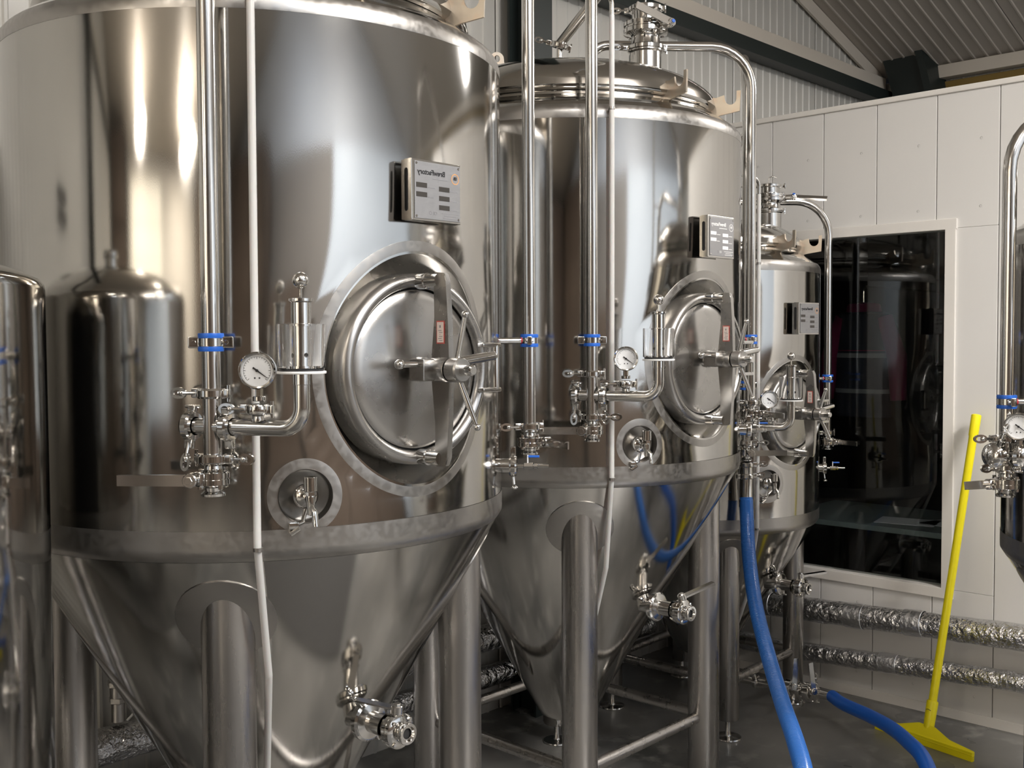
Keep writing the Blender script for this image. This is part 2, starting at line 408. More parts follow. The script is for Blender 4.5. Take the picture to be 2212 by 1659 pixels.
MB().box(((WL+WR)/2, .035*ysign, (WB+WT)/2), (WR-WL, .006, WT-WB)).build('window_pane', M['wglass'], wr)
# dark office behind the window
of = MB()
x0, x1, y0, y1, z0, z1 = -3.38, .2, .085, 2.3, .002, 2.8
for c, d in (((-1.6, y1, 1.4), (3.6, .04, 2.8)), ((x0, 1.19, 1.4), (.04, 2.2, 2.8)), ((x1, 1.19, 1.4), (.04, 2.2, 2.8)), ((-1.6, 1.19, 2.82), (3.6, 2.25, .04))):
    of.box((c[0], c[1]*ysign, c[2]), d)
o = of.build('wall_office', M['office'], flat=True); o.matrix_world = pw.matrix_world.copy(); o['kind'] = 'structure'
dk = empty('office_desk'); dk.matrix_world = pw.matrix_world.copy(); tag(dk, 'pale office desk seen through the dark window', 'desk')
MB().box((-2.35, .75*ysign, .76), (1.3, .7, .03), I4, .004).build('desk_top', M['desk'], dk)
for sx in (-2.95, -1.75):
    for sy in (.45, 1.05): MB().box((sx, sy*ysign, .375), (.04, .04, .74), I4).build('leg', M['gsteel'], dk)
for i, (x, y, a, lb) in enumerate(((-2.35, .62, .2, 'white sheet of paper lying on the desk behind the window, left one'), (-2.12, .68, -.25, 'white sheet of paper lying on the desk behind the window, right one'))):
    o = MB().box((0, 0, 0), (.3, .21, .002)).build('paper_sheet', M['paper'])
    o.matrix_world = pw.matrix_world @ Matrix.Translation((x, y*ysign, .777)) @ Matrix.Rotation(a, 4, 'Z')
    tag(o, lb, 'paper')
jk = empty('hi_vis_jacket'); jk.matrix_world = pw.matrix_world @ Matrix.Translation((-2.76, .95*ysign, .05))
tag(jk, 'magenta and navy work jacket with grey reflective bands hanging behind the window', 'jacket')
def cloth(name, x, z0, z1, w0, w1, m_):
    mb = MB(); mb.lathe([(w0*.96, z0), (w0, z0+.01), (w1, z1-.01), (w1*.9, z1), (0, z1+.01)], Matrix.Translation((x, 0, 0)) @ Matrix.Diagonal((1, .45, 1, 1)), 20); mb.build(name, m_, jk)
cloth('torso', 0, 1.25, 1.85, .17, .15, M['navy']); cloth('yoke', 0, 1.62, 1.9, .158, .10, M['pink'])
cloth('reflective_band', 0, 1.585, 1.625, .162, .16, M['reflect']); cloth('reflective_band', 0, 1.38, 1.42, .168, .167, M['reflect'])
for s_ in (-1, 1):
    MB().tube([(s_*.12, 0, 1.82), (s_*.2, 0, 1.6), (s_*.22, -.02, 1.35)], .05, rr=[.05, .055, .045], seg=12).build('sleeve', M['pink'], jk)
MB().tube([(0, 0, 1.9), (0, 0, 2.0), (0, 1.3*ysign, 2.0)], .006, .03, 8).build('hanger_rod', M['pipe'], jk)
ch = empty('office_chair'); ch.matrix_world = pw.matrix_world @ Matrix.Translation((-2.0, 1.55*ysign, 0)); tag(ch, 'green office chair beside the desk behind the window', 'chair')
MB().box((0, 0, .98), (.42, .06, .42), I4, .028).build('backrest', M['green'], ch); MB().box((0, .2*ysign, .62), (.42, .4, .07), I4, .03).build('seat', M['green'], ch)
MB().cyl(.03, .05, .6).build('stem', M['gsteel'], ch); MB().box((0, 0, .04), (.5, .06, .05), I4, .01).box((0, 0, .041), (.06, .5, .05), I4, .01).build('base', M['gsteel'], ch)

# lamp housings
for i, (r, a, b) in enumerate(lamp_roots):
    tag(r, 'long slim ceiling lamp hanging below the roof, out of view', 'lamp', 'ceiling lamps above the hall')
    MB().box((0, 0, .03), (1.54, .34, .07), I4, .01).build('housing', M['lampw'], r)
    for s_ in (-.6, .6): MB().cyl(.004, .05, .56, Matrix.Translation((s_, 0, 0)), 6).build('suspension_rod', M['pipe'], r)

# ------------------------------------------------------------------ fittings
def band(mb, Mx, r, h=.011):
    mb.lathe([(r*.62, -h), (r*.9, -h*.95), (r, -h*.55), (r, h*.55), (r*.9, h*.95), (r*.62, h)], Mx, 28)
def clamp(parent, Mx, r=.032, ang=0, name='tri_clamp'):
    mb = MB(); A = Mx @ Matrix.Rotation(rad(ang), 4, 'Z'); band(mb, A, r)
    mb.box((r+.006, 0, 0), (.02, .014, .02), A, .003).box((-r-.004, 0, 0), (.016, .013, .019), A, .003)
    mb.cyl(.0035, -.017, .017, A @ Matrix.Translation((-r-.009, 0, 0)), 10)
    mb.cyl(.004, 0, .04, frame(A @ Vector((r+.004, .004, 0)), A.to_3x3() @ Vector((1, .15, 0))), 10)
    E = A @ Matrix.Translation((r+.037, .008, 0))
    mb.ball((0, 0, 0), .007, E)
    out = [(.016*math.cos(t)*1.2, .012*math.sin(t)) for t in [2*PI*i/16 for i in range(16)]]
    inn = [(.007*math.cos(t)*1.2+.004, .006*math.sin(t)) for t in [2*PI*i/16 for i in range(16)]]
    mb.ringplate(out, inn, .005, E @ Matrix.Rotation(PI/2, 4, 'X') @ Matrix.Translation((.007, 0, -.0025)))
    return mb.build(name, M['pol'], parent)
def lever(parent, o, d, up, L=.155, h=.026, blue=False):   # plate handle from o towards d
    d = Vector(d).normalized(); Mx = frame(o, Vector(up).cross(Vector(d)), d)
    mb = MB(); mb.prism([(0, -h/2), (L*.1, -h*.45), (L, -h*.42), (L, h*.42), (L*.1, h*.45), (0, h/2), (-.012, h*.3), (-.012, -h*.3)], .0045, Mx)
    mb.prism([(L*.06, -h*.45), (L, -h*.42), (L, -h*.30), (L*.06, -h*.33)], -.006, Mx)
    mb.cyl(.015, -.012, .010, Mx, 18); mb.cyl(.0085, .008, .0145, Mx, 6)
    lv = mb.build('lever', M['pipe'], parent)
    if blue: MB().cyl(.007, .012, .018, Mx, 12).build('stem_cap', M['blue'], lv)
    return lv
def valve(parent, Mx, sdir, ldir, r=.036, L=.155, name='butterfly_valve', h=.026, off=.052, blue=False):
    mb = MB()
    mb.lathe([(.013, -.036), (.025, -.036), (.0255, -.031), (.018, -.026), (.019, -.019), (r*.82, -.017), (r, -.012), (r, -.0015), (r*.96, -.001), (r*.96, .001), (r, .0015), (r, .012), (r*.82, .017), (.019, .019), (.018, .026), (.0255, .031), (.025, .036), (.013, .036)], Mx, 30)
    for k_ in range(4):
        t = rad(45+90*k_)
        mb.cyl(.0052, -.021, .021, Mx @ Matrix.Translation((r*.84*math.cos(t), r*.84*math.sin(t), 0)), 6)
    o = Mx @ Vector((0, 0, 0)); sd = Vector(sdir).normalized()
    mb.cyl(.011, r*.7, off-.002, frame(o, sd), 16); mb.box((0, 0, r*.95), (.03, .026, .014), frame(o, sd, (0, 0, 1)), .003)
    v = mb.build(name, M['pol'], parent)
    lever(v, o+sd*off, ldir, sd if False else Vector(ldir).cross(sd), L, h, blue)
    return v
def hanger(parent, p, inward, r=.021, L=.08, red=False, side=None):
    mb = MB(); Mx = frame(p, UP, side or (1, 0, 0))
    mb.lathe([(r*.9, -.008), (r+.006, -.008), (r+.006, .008), (r*.9, .008)], Mx, 20, close=True)
    for s_ in (-1, 1):
        mb.box((s_*(r+.012), 0, 0), (.026, .014, .024), Mx, .003); mb.cyl(.0045, -.011, .011, frame(Mx @ Vector((s_*(r+.012), 0, 0)), inward), 8)
    q = Vector(p)+Vector(inward).normalized()*L
    mb.cyl(.009, r, L, frame(p, inward), 12)
    h = mb.build('pipe_hanger', M['pol'], parent)
    b = MB()
    for s_ in (-1, 1): b.lathe([(r*.9, -.004), (r+.005, -.005), (r+.006, 0), (r+.005, .005), (r*.9, .004)], Mx @ Matrix.Translation((0, 0, s_*.0135)), 20, close=True)
    b.build('blue_liner', M['blue'], h)
    if red: MB().ball((0, 0, 0), .010, frame(Vector(p)-Vector(inward).normalized()*(-r-.004), inward), (1, 1, .8)).build('red_cap', M['red'], h)
    return h
def gauge(parent, Mx, r=.036):   # Mx: z = facing, y = up, origin at dial centre
    mb = MB(); mb.lathe([(0, -.026), (r*.9, -.026), (r*.97, -.02), (r*.97, -.004), (r*1.05, -.002), (r*1.05, .004), (r*.98, .008), (r*.9, .007), (r*.88, .001), (0, .001)], Mx, 40)
    G = frame(Mx @ Vector((0, -r, -.012)), Mx.to_3x3() @ Vector((0, -1, 0)))
    mb.cyl(.008, -.004, .022, G, 6); mb.cyl(.014, .016, .026, G, 16)
    g_ = mb.build('pressure_gauge', M['pol'], parent)
    MB().lathe([(0, .0018), (r*.88, .0018)], Mx, 40).build('dial', M['dial'], g_)
    t = MB()
    for i in range(25):
        a = rad(225-270*i/24); l_ = .12 if i % 4 == 0 else .06
        c = Vector((math.cos(a), math.sin(a), 0)); q = Vector((-c.y, c.x, 0)); wd = r*.012
        p0, p1 = c*r*.76, c*r*(.76-l_)
        t.face([t.bm.verts.new(Mx @ (v+Vector((0, 0, .0024)))) for v in (p0+q*wd, p0-q*wd, p1-q*wd, p1+q*wd)])
    prev = None
    for i in range(33):
        a = rad(225-270*i/32); pr = [t.bm.verts.new(Mx @ Vector((math.cos(a)*r*q_, math.sin(a)*r*q_, .0024))) for q_ in (.77, .785)]
        if prev: t.face((prev[0], prev[1], pr[1], pr[0]))
        prev = pr
    for s_ in (-.13, .13): t.lathe([(0, .0024), (r*.05, .0024)], Mx @ Matrix.Translation((r*s_, -r*.42, 0)), 10)
    t.build('dial_marks', M['ink'], g_, flat=True)
    n = MB(); a = rad(-36)
    n.prism([(-r*.28, -r*.05), (r*.72, -r*.012), (r*.72, r*.012), (-r*.28, r*.05)], .001, Mx @ Matrix.Translation((0, 0, .003)) @ Matrix.Rotation(a, 4, 'Z'))
    n.cyl(r*.08, .003, .006, Mx, 14); n.build('needle', M['ink'], g_)
    return g_
def airlock(parent, Mx):      # z up, origin at bottom of socket
    mb = MB(); mb.cyl(.0175, 0, .024, Mx, 24); mb.pipe(.0195, .026, .165, Mx, 24, .0015)
    mb.lathe([(0, .172), (.019, .172), (.0235, .171), (.0235, .166), (.0195, .163)], Mx, 28)
    mb.lathe([(.0195, .118), (.0225, .117), (.0225, .121), (.0195, .122)], Mx, 24)
    mb.cyl(.003, .170, .196, Mx, 10); mb.cyl(.0155, .04, .13, Mx, 20)
    a_ = mb.build('relief_valve', M['pol'], parent)
    MB().ball((0, 0, .207), .0165, Mx).build('ball_knob', M['pipe'], a_)
    MB().lathe([(.0205, .034), (.046, .034), (.047, .036), (.047, .121), (.0445, .121), (.0445, .039), (.0205, .039)], Mx, 40, close=True).build('clear_cup', M['glass'], a_)
    MB().lathe([(.0205, .0235), (.048, .0235), (.0488, .026), (.048, .0285), (.0205, .0285)], Mx, 40, close=True).build('base_ring', M['white'], a_)
    MB().lathe([(.0205, .029), (.043, .029), (.043, .034), (.0205, .034)], Mx, 32, close=True).build('seal', M['rubber'], a_)
    s_ = MB()
    for i in range(12): s_.lathe([(.0135, -.0012), (.0162, 0), (.0135, .0012)], Mx @ Matrix.Translation((0, 0, .13+i*.0028)), 16)
    h_ = MB()
    for k_ in range(4): h_.cyl(.0045, .0185, .0198, Mx @ Matrix.Translation((0, 0, .062)) @ Matrix.Rotation(rad(90*k_-120), 4, 'Z') @ Matrix.Rotation(PI/2, 4, 'Y'), 12)
    h_.build('vent_hole', M['dark'], a_)
    return a_

def shell_object(p, root):
    R, zc, zr = p['R'], p['zc'], p['zr']
    maz, mz, ms = p['maz'], p['mz'], p['ms']
    saz, sz = p['saz'], p['sz']
    # analytic jacket surface: straight cylinder with a slight draw-in around the openings
    def sag(x, y, z):
        d_ = 0
        for az, zz, s0, amp, wd in ((maz, mz, .292*ms, .0062*ms, .07*ms), (saz, sz, .075, .0016, .03)):
            n = pol(1, az, 0); t = Vector((math.cos(rad(az)), math.sin(rad(az)), 0)); q = Vector((x, y, 0))
            if q.dot(n) <= 0: continue
            s_ = math.hypot(q.dot(t), z-zz); d_ += amp*math.exp(-max(0, s_-s0)/wd)
        return d_
    def surf(th, z):
        x, y = R*math.sin(th), -R*math.cos(th); k_ = 1-sag(x, y, z)/R; return Vector((x*k_, y*k_, z))
    def norm(th, z):
        e = .002; a = surf(th+e, z)-surf(th-e, z); b = surf(th, z+e)-surf(th, z-e); return a.cross(b).normalized()
    bm = bmesh.new(); NA = 192; zs = []
    z = zc+.05
    NZ = 40
    zs = [zc+.012+(zr-.035-zc-.012)*i/NZ for i in range(NZ+1)]
    rows = [[bm.verts.new(surf(2*PI*i/NA, z)) for i in range(NA)] for z in zs]
    for A, B in zip(rows, rows[1:]):
        for i in range(NA): bm.faces.new((A[i], A[(i+1) % NA], B[(i+1) % NA], B[i]))
    me = bpy.data.meshes.new('jacket'); 
    # thickness closing so the boolean is solid
    tk = [bm.verts.new((0, 0, zs[0])), bm.verts.new((0, 0, zs[-1]))]
    for i in range(NA):
        bm.faces.new((rows[0][(i+1) % NA], rows[0][i], tk[0])); bm.faces.new((rows[-1][i], rows[-1][(i+1) % NA], tk[1]))
    bm.to_mesh(me); bm.free(); o = link('jacket', me, root)
    cut = MB()
    k_ = ms
    Cm = pf(maz, 0, mz)
    w_in, w_out = R-.065*k_, R+.05*k_
    r_in = .222*k_; r_out = r_in+(w_out-w_in)*.77
    cut.lathe([(0, w_in), (r_in, w_in), (r_out, w_out), (0, w_out)], Cm, 96)
    Cs = pf(saz, 0, sz)
    cut2 = MB(); cut2.lathe([(0, R-.04), (.058, R-.04), (.058, R+.05), (0, R+.05)], Cs, 64)
    for cc in (cut, cut2):
        bmesh.ops.recalc_face_normals(cc.bm, faces=cc.bm.faces)
        cme = bpy.data.meshes.new('c'); cc.bm.to_mesh(cme); cc.bm.free(); co = link('c', cme); co.parent = root
        md = o.modifiers.new('b', 'BOOLEAN'); md.operation = 'DIFFERENCE'; md.object = co; md.solver = 'EXACT'
        bpy.context.view_layer.update()
        nm = bpy.data.meshes.new_from_object(o.evaluated_get(bpy.context.evaluated_depsgraph_get()))
        o.modifiers.clear(); o.data = nm; bpy.data.objects.remove(co)
    me = o.data
    bm = bmesh.new(); bm.from_mesh(me)
    kill = []
    for f in bm.faces:
        c = f.calc_center_median()
        if abs(f.normal.z) > .9 and (abs(c.z-zs[0]) < 1e-3 or abs(c.z-zs[-1]) < 1e-3): kill.append(f)
    bmesh.ops.delete(bm, geom=kill, context='FACES')
    bm.to_mesh(me); bm.free(); me.name = 'jacket'
    me.materials.clear(); me.materials.append(M['shell']); me.materials.append(M['weld'])
    me.polygons.foreach_set('use_smooth', [True]*len(me.polygons))
    nl = [None]*len(me.loops)
    for poly in me.polygons:
        c = poly.center; rr = math.hypot(c.x, c.y); th = math.atan2(c.x, -c.y)
        rn = Vector((math.sin(th), -math.cos(th), 0))
        on = poly.normal.dot(rn) > .975 and rr > R-.0125
        if on:
            for li in poly.loop_indices:
                v = me.vertices[me.loops[li].vertex_index].co; nl[li] = norm(math.atan2(v.x, -v.y), v.z)
        else:
            n = pol(1, maz, 0); ax = Vector((0, 0, mz)); dd = (c-ax); s_ = (dd-n*dd.dot(n)).length
            if s_ < r_out+.002 and dd.dot(n) > 0 and poly.normal.dot(n) < .9 and s_ > r_in-.005:
                poly.material_index = 0
                for li in poly.loop_indices:
                    v = me.vertices[me.loops[li].vertex_index].co-ax; q = v-n*v.dot(n); qn = q.normalized(); nl[li] = (n*.77-qn).normalized()
            else:
                poly.material_index = 1
                for li in poly.loop_indices: nl[li] = poly.normal.copy()
    me.normals_split_custom_set([tuple(v) for v in nl])
    return surf

TEXTS = {}
def fermenter(p, root):
    R, zc, zr, zb = p['R'], p['zc'], p['zr'], p['zb']
    full = p.get('full', True)
    k = p['ms']; maz, mz = p['maz'], p['mz']
    surf = shell_object(p, root)
    # ground-flush weld zones round both openings, following the jacket
    def zone(az, zz, inner, width):
        mb = MB(); rows = []; n_ = 96
        for q_, of_ in ((0, -.001), (0, .0007), (.2, .0010), (.8, .0010), (1, .0006), (1, -.001)):
            row = []
            for j_ in range(n_):
                t_ = 2*PI*j_/n_; s_ = inner(t_)+width*q_; u_, v_ = s_*math.cos(t_), s_*math.sin(t_)
                th = rad(az)+math.asin(u_/R); P_ = surf(th, zz+v_); row.append(mb.bm.verts.new(P_+Vector((math.sin(th), -math.cos(th), 0))*of_))
            rows.append(row)
        for A_, B_ in zip(rows, rows[1:]):
            for j_ in range(n_): mb.face((A_[j_], A_[(j_+1) % n_], B_[(j_+1) % n_], B_[j_]))
        mb.build('weld_ring', M['weld'], root, 60)
    def hole(t_):
        s_ = .26*p['ms']
        for _ in range(12): s_ = .222*p['ms']+(math.sqrt(R*R-(s_*math.cos(t_))**2)-(R-.065*p['ms']))*.77
        return s_+.001
    zone(p['maz'], p['mz'], hole, .024*p['ms']); zone(p['saz'], p['sz'], lambda t_: .0588, .024)
    # lower band, rolled corner and cone
    sl = math.tan(rad(p['cone']))
    rb = R-(zc-.02-zb)*sl
    mb = MB(); mb.lathe([(R-.0004, zc+.014), (R+.0003, zc+.05), (R+.0006, zc+.052), (R+.0006, zc+.012), (R, zc), (R-.006, zc-.010), (R-.012, zc-.018)], I4, 192)
    mb.build('lower_weld_band', M['weld'], root, 60)
    # cone mesh with smooth analytic shading
    mb = MB(); prof = [(R-.0115, zc-.018)]
    for i in range(1, 15): prof.append((R-.0115+(rb-R+.0115)*i/14, zc-.018+(zb-zc+.018)*i/14))
    prof += [(rb-.012, zb-.022), (rb-.035, zb-.034), (.03, zb-.04), (.03, zb-.05)]
    mb.lathe(prof, I4, 160); mb.build('cone', M['shell'], root, 40)
    MB().tube([(0, 0, zb-.04), (0, 0, zb-.14), (p['out'][0]*.3, p['out'][1]*.3, zb-.14)], .022, .04).build('drain_pipe', M['pipe'], root)
    clamp(root, Matrix.Translation((0, 0, zb-.06)), .035, 30)
    # top weld band, shoulder and domed head
    mb = MB(); mb.lathe([(R+.0004, zr-.046), (R+.0006, zr-.044), (R+.0004, zr-.025), (R-.003, zr-.012), (R-.012, zr)], I4, 192); mb.build('upper_weld_band', M['weld'], root, 60)
    rd = R-.10
    mb = MB(); mb.lathe([(R-.012, zr), (R-.022, zr+.008), (rd+.02, zr+.048), (rd+.004, zr+.050), (rd, zr+.052)], I4, 160); mb.build('shoulder', M['shell'], root, 60)
    h = .27*rd
    prof = [(rd, zr+.044), (rd-.004, zr+.062), (rd+.010, zr+.070), (rd+.016, zr+.081), (rd+.012, zr+.100)]
    for i in range(1, 15):
        t = i/14; a = t*PI/2
        prof.append(((rd+.012)*math.cos(a)**.75 if i < 14 else 0, zr+.100+(h)*math.sin(a)**1.25))
    mb = MB(); mb.lathe(prof, I4, 128); mb.build('domed_head', M['shell'], root, 40)
    def dz(r): # dome height at radius r
        best = zr
        for (r0, z0), (r1, z1) in zip(prof[4:], prof[5:]):
            if min(r0, r1) <= r <= max(r0, r1): best = z0+(z1-z0)*(r-r0)/(r1-r0+1e-9)
        return best
    # legs
    rl, LR = p['leg'], p['legr']
    ztop = zc-(rl-(R))*0
    pts = []
    for i in range(4):
        az = p['legaz']+90*i; c = pol(rl, az, 0); pts.append(c)
        if p.get('skip_leg') and i in p['skip_leg']: continue
        zt = zc-.03-(R-rl)/sl*.9
        T = Matrix.Translation(c)
        mb = MB(); zt = min(zc-.03, zc-(R-rl-LR)/sl+.035); mb.lathe([(0, .085), (LR-.003, .085), (LR, .09), (LR, zt), (0, zt)], T, 40)
        lg = mb.build('leg', M['leg'], root)
        MB().lathe([(0, 0), (.058, 0), (.06, .003), (.058, .008), (.016, .012), (.012, .02), (.012, .09), (0, .09)], T, 28).build('foot', M['pipe'], lg)
        # reinforcing pad on the cone around the leg
        mb = MB(); zc0 = zc-(R+.0-rl-LR*.6)/sl; nn = 40
        def cp(u, v, off):   # u along hoop, v up the slant
            z_ = zc0+v*math.cos(rad(p['cone'])); r_ = R-(zc-z_)*sl+off; a_ = rad(az)+u/max(r_, .1); return Vector((r_*math.sin(a_), -r_*math.cos(a_), z_))
        rr_ = [[mb.bm.verts.new(cp(s_*math.sin(2*PI*j/nn), s_*math.cos(2*PI*j/nn)-.02, of_)) for j in range(nn)] for s_, of_ in ((LR*1.9, -.001), (LR*1.9, .0030), (LR*1.86, .0036), (LR*.7, .0036))]
        for A_, B_ in zip(rr_, rr_[1:]):
            for j in range(nn): mb.face((A_[j], B_[j], B_[(j+1) % nn], A_[(j+1) % nn]))
        mb.build('leg_pad', M['weld'], root, 50)
    for i in range(4):
        a, b = pts[i], pts[(i+1) % 4]; d = (b-a).normalized()
        MB().tube([a+d*LR*.9+UP*p['brz'], b-d*LR*.9+UP*p['brz']], .021, seg=20).build('brace', M['leg'], root)
    # manway
    Mw = pf(maz, 0, mz)
    wr0 = R-.065*k; wf_ = R+.004
    S = lambda x: x*k
    mb = MB(); mb.lathe([(S(.222), wr0-.01), (S(.222), wf_-.018), (S(.218), wf_-.006), (S(.210), wf_), (S(.202), wf_+.001), (S(.194), wf_-.004), (S(.189), wf_-.012), (S(.189), wf_-.04)], Mw, 96)
    mr = mb.build('manway_ring', M['door'], root, 50)
    mb = MB(); mb.lathe([(0, wf_-.002), (S(.05), wf_-.0025), (S(.11), wf_-.005), (S(.16), wf_-.010), (S(.178), wf_-.0135), (S(.184), wf_-.018), (S(.184), wf_-.03)], Mw, 96)
    md = mb.build('manway_door', M['door'], root, 50)
    MB().lathe([(S(.183), wf_-.034), (S(.19), wf_-.034)], Mw, 64).build('door_gasket', M['rubber'], md)
    cbar = MB()
    fo = R+.097; hub = R+.106
    outer = [(fo-.004, S(.218)), (fo, S(.20)), (fo+.006, S(.12)), (hub, .03), (hub, -.03), (fo+.006, -S(.12)), (fo, -S(.20)), (fo-.004, -S(.218))]
    inner = [(fo-.042, -S(.222)), (fo-.04, -S(.19)), (fo-.036, -S(.12)), (hub-.058, -.028), (hub-.058, .028), (fo-.036, S(.12)), (fo-.04, S(.19)), (fo-.042, S(.222))]
    # side profile in (w, y): prism axes x=w, y=up, thickness along tangent
    Mb = Mw @ frame((-.0075, 0, 0), (1, 0, 0), (0, 0, 1))
    # in this frame local x = w(z of Mw), local y = z cross x = (1,0,0)x(0,0,1) = (0,-1,0)
    cbar.prism([(a_, -b_) for a_, b_ in outer+inner], .015, Mb)
    bmesh.ops.bevel(cbar.bm, geom=[e for e in cbar.bm.edges], offset=.0028, segments=2, affect='EDGES')
    cbar.lathe([(0, 0), (.028, 0), (.029, .003), (.029, .050), (.027, .054), (0, .054)], Mw @ Matrix.Translation((0, 0, hub-.056)), 28)
    cb = cbar.build('manway_crossbar', M['door'], root, 40)
    for s_ in (-1, 1):
        MB().lathe([(.0, 0), (.0185, 0), (.0185, .028), (.016, .030), (.016, fo-.036-wf_+.012), (0, fo-.036-wf_+.012)], Mw @ Matrix.Translation((0, s_*S(.203), wf_-.004)), 24).build('bar_stud', M['pol'], cb)
    # sticker on the left side face of the bar
    st = Mw @ frame((-.0082, 0, 0), (-1, 0, 0), (0, 0, 1))   # x = w, y = up
    MB().box((fo-.017, S(.085), .0004), (.026, .052, .0008), st, .0).build('label_sticker', M['stickred'], cb)
    MB().box((fo-.017, S(.085), .0010), (.021, .046, .0008), st).build('sticker_face', M['sticker'], cb)
    sm = MB()
    for i_ in range(6): sm.box((fo-.017+(.002 if i_ % 2 else -.001), S(.085)+.004-i_*.0045, .0016), (.0022 if i_ == 2 else .011, .0012, .0004), st)
    sm.box((fo-.017, S(.085)+.013, .0016), (.004, .006, .0004), st); sm.build('sticker_print', M['greyink'], cb)
    # spindle and hand wheel
    sp = MB(); sp.cyl(.0125, wf_-.005, hub+.072, Mw, 18, .003); sp.lathe([(.0, wf_-.004), (.03, wf_-.004), (.028, wf_+.012), (.0125, wf_+.014)], Mw, 24)
    sp.build('spindle', M['pol'], cb)
    hw = MB(); hw.lathe([(0, hub+.001), (.026, hub+.001), (.028, hub+.004), (.028, hub+.034), (.025, hub+.038), (0, hub+.038)], Mw, 28)
    hwo = hw.build('hand_wheel', M['door'], cb)
    # local handles: up, down, right thick bar, left clevis bar
    def sp_(p0, p1, r0, r1, ballr, rt='wheel_spoke'):
        mb_ = MB(); mb_.tube([p0, (Vector(p0)*.45+Vector(p1)*.55), p1], r0, seg=14, Mx=Mw, rr=[r0, r0*1.1, r1])
        if ballr: mb_.ball(p1, ballr, Mw)
        mb_.build(rt, M['pol'], root if rt != 'wheel_spoke' else cb)
    hy = hub+.018
    sp_((.0, .02, hy), (-.005+.004, S(.118)+.006, hy+.03), .0065, .0045, .0085)
    sp_((.006, -.02, hy), (.028, -S(.128), hy+.035), .0065, .0045, .0085)
    sp_((.01, .018, hy-.012), (.13*k, .030, hy-.015), .0105, .0105, .0105)
    # davit arm block behind the bar and the swing rod with round end
    db = MB(); db.box((-.035, 0, wf_+.042), (.035, .05, .05), Mw, .003); db.box((-.005, 0, wf_+.042), (.06, .02, .02), Mw, .003)
    db.build('spindle_block', M['door'], cb)
    db = MB(); db.tube([(-.03, .012, wf_+.05), (-.105*k, .014, wf_+.05)], .007, seg=12, Mx=Mw); db.ball((-.108*k, .014, wf_+.05), .0115, Mw); db.build('swing_rod', M['pol'], cb)
    # hinge on the right
    hx = S(.232)
    hg = MB(); hg.cyl(.0095, -.055*k, .055*k, Mw @ frame((hx, 0, wf_+.01), (0, 1, 0)), 16)
    for s_ in (-1, 1): hg.box((hx-.018, s_*.055*k, wf_+.008), (.062, .012, .022), Mw, .003)
    hg.build('hinge', M['pol'], root)
    # name plate on its bracket
    Pm = pf(p['paz'], R+.042, p['pz']); ws, hs = .077, .067
    pb = MB(); Px = .006
    pb.box((0, 0, -.003), (2*ws, 2*hs+.004, .005), Pm, .0015)
    pb.box((0, hs+.0005, -.014), (2*ws, .003, .024), Pm); pb.box((0, -hs-.0005, -.014), (2*ws, .003, .024), Pm); pb.box((ws-.0015, 0, -.014), (.003, 2*hs, .024), Pm)
    outl = [(-.02, -hs), (.02, -hs), (.02, hs), (-.02, hs)]
    # left cheek with long slot: frame rotated so that the cheek faces left
    Ch = Pm @ frame((-ws+.0015, 0, -.017), (-1, 0, 0), (0, 0, 1))
    def rr(hw_, hh, r_, n=6):
        o_ = []
        for cx, cy, a0 in ((hw_-r_, hh-r_, 0), (-hw_+r_, hh-r_, 90), (-hw_+r_, -hh+r_, 180), (hw_-r_, -hh+r_, 270)):
            for i_ in range(n): o_.append((cx+r_*math.cos(rad(a0+90*i_/(n-1))), cy+r_*math.sin(rad(a0+90*i_/(n-1)))))
        return o_
    pb.ringplate(rr(.016, hs, .002), rr(.0062, hs*.72, .006), .003, Ch)
    np_ = pb.build('name_plate', M['pipe'], root)
    MB().box((0, 0, -.004), (.014, hs*1.5, .003), Ch).build('slot_shadow_plate', M['rubber'], np_)
    face = MB(); face.box((.002, 0, .0008), (2*ws-.012, 2*hs-.006, .0016), Pm, .0006); face.build('plate_face', M['plate'], np_)
    T = lambda x, y, z=.0019: Pm @ Matrix.Translation((x, y, z))
    pale = p.get('pale'); ink = M['white'] if pale else M['ink']
    text('BrewFactory', .0165, ink, T(-.018, .041), np_, bold=.0004)
    sc2 = MB()
    for sx in (-1, 1):
        for sy in (-1, 1): sc2.lathe([(0, .0035), (.002, .0034), (.0032, .0018)], Pm @ Matrix.Translation((.002+sx*(ws-.011), sy*(hs-.008), 0)), 10)
    sc2.build('plate_screws', M['pol'], np_)
    em = MB(); em.lathe([(.0105, .0019), (.0125, .0019)], Pm @ Matrix.Translation((.057, .034, 0)), 24); em.build('emblem_ring', M['orange'] if not pale else M['white'], np_, flat=True)
    text('EB', .010, ink, T(.057, .035), np_, bold=.0003)
    def rect(mb_, x, y, w2, h2, z=.0018): mb_.box((x, y, z), (w2, h2, .0005), Pm)
    for x, ys in ((-.0485, (.011, -.010)), (.022, (.007, -.014, -.035))):
        for y in ys:
            fm = MB(); rect(fm, x, y, .033, .011); fm.build('plate_field', M['white'] if pale else M['field'], np_)
    gl = MB()
    rect(gl, .008, .0285, .046, .0022); rect(gl, .052, .0085-.004, .022, .0018); rect(gl, .052, -.0185, .020, .0018); rect(gl, .052, -.0385, .019, .0018)
    rect(gl, -.018, .007, .02, .0018); rect(gl, -.020, -.0145, .016, .0018)
    for i_ in range(3): rect(gl, .041, -.0475-.0055*i_, (.052, .036, .044)[i_], .0014)
    gl.build('fine_print', M['white'] if pale else M['greyink'], np_)['kind'] = 'stuff'
    text('CE', .010, M['white'] if pale else M['greyink'], T(-.007, -.050), np_)
    rg = MB(); rg.lathe([(.003, .0019), (.0043, .0019)], Pm @ Matrix.Translation((-.022, -.050, 0)), 16); rg.build('recycle_mark', M['greyink'], np_, flat=True)
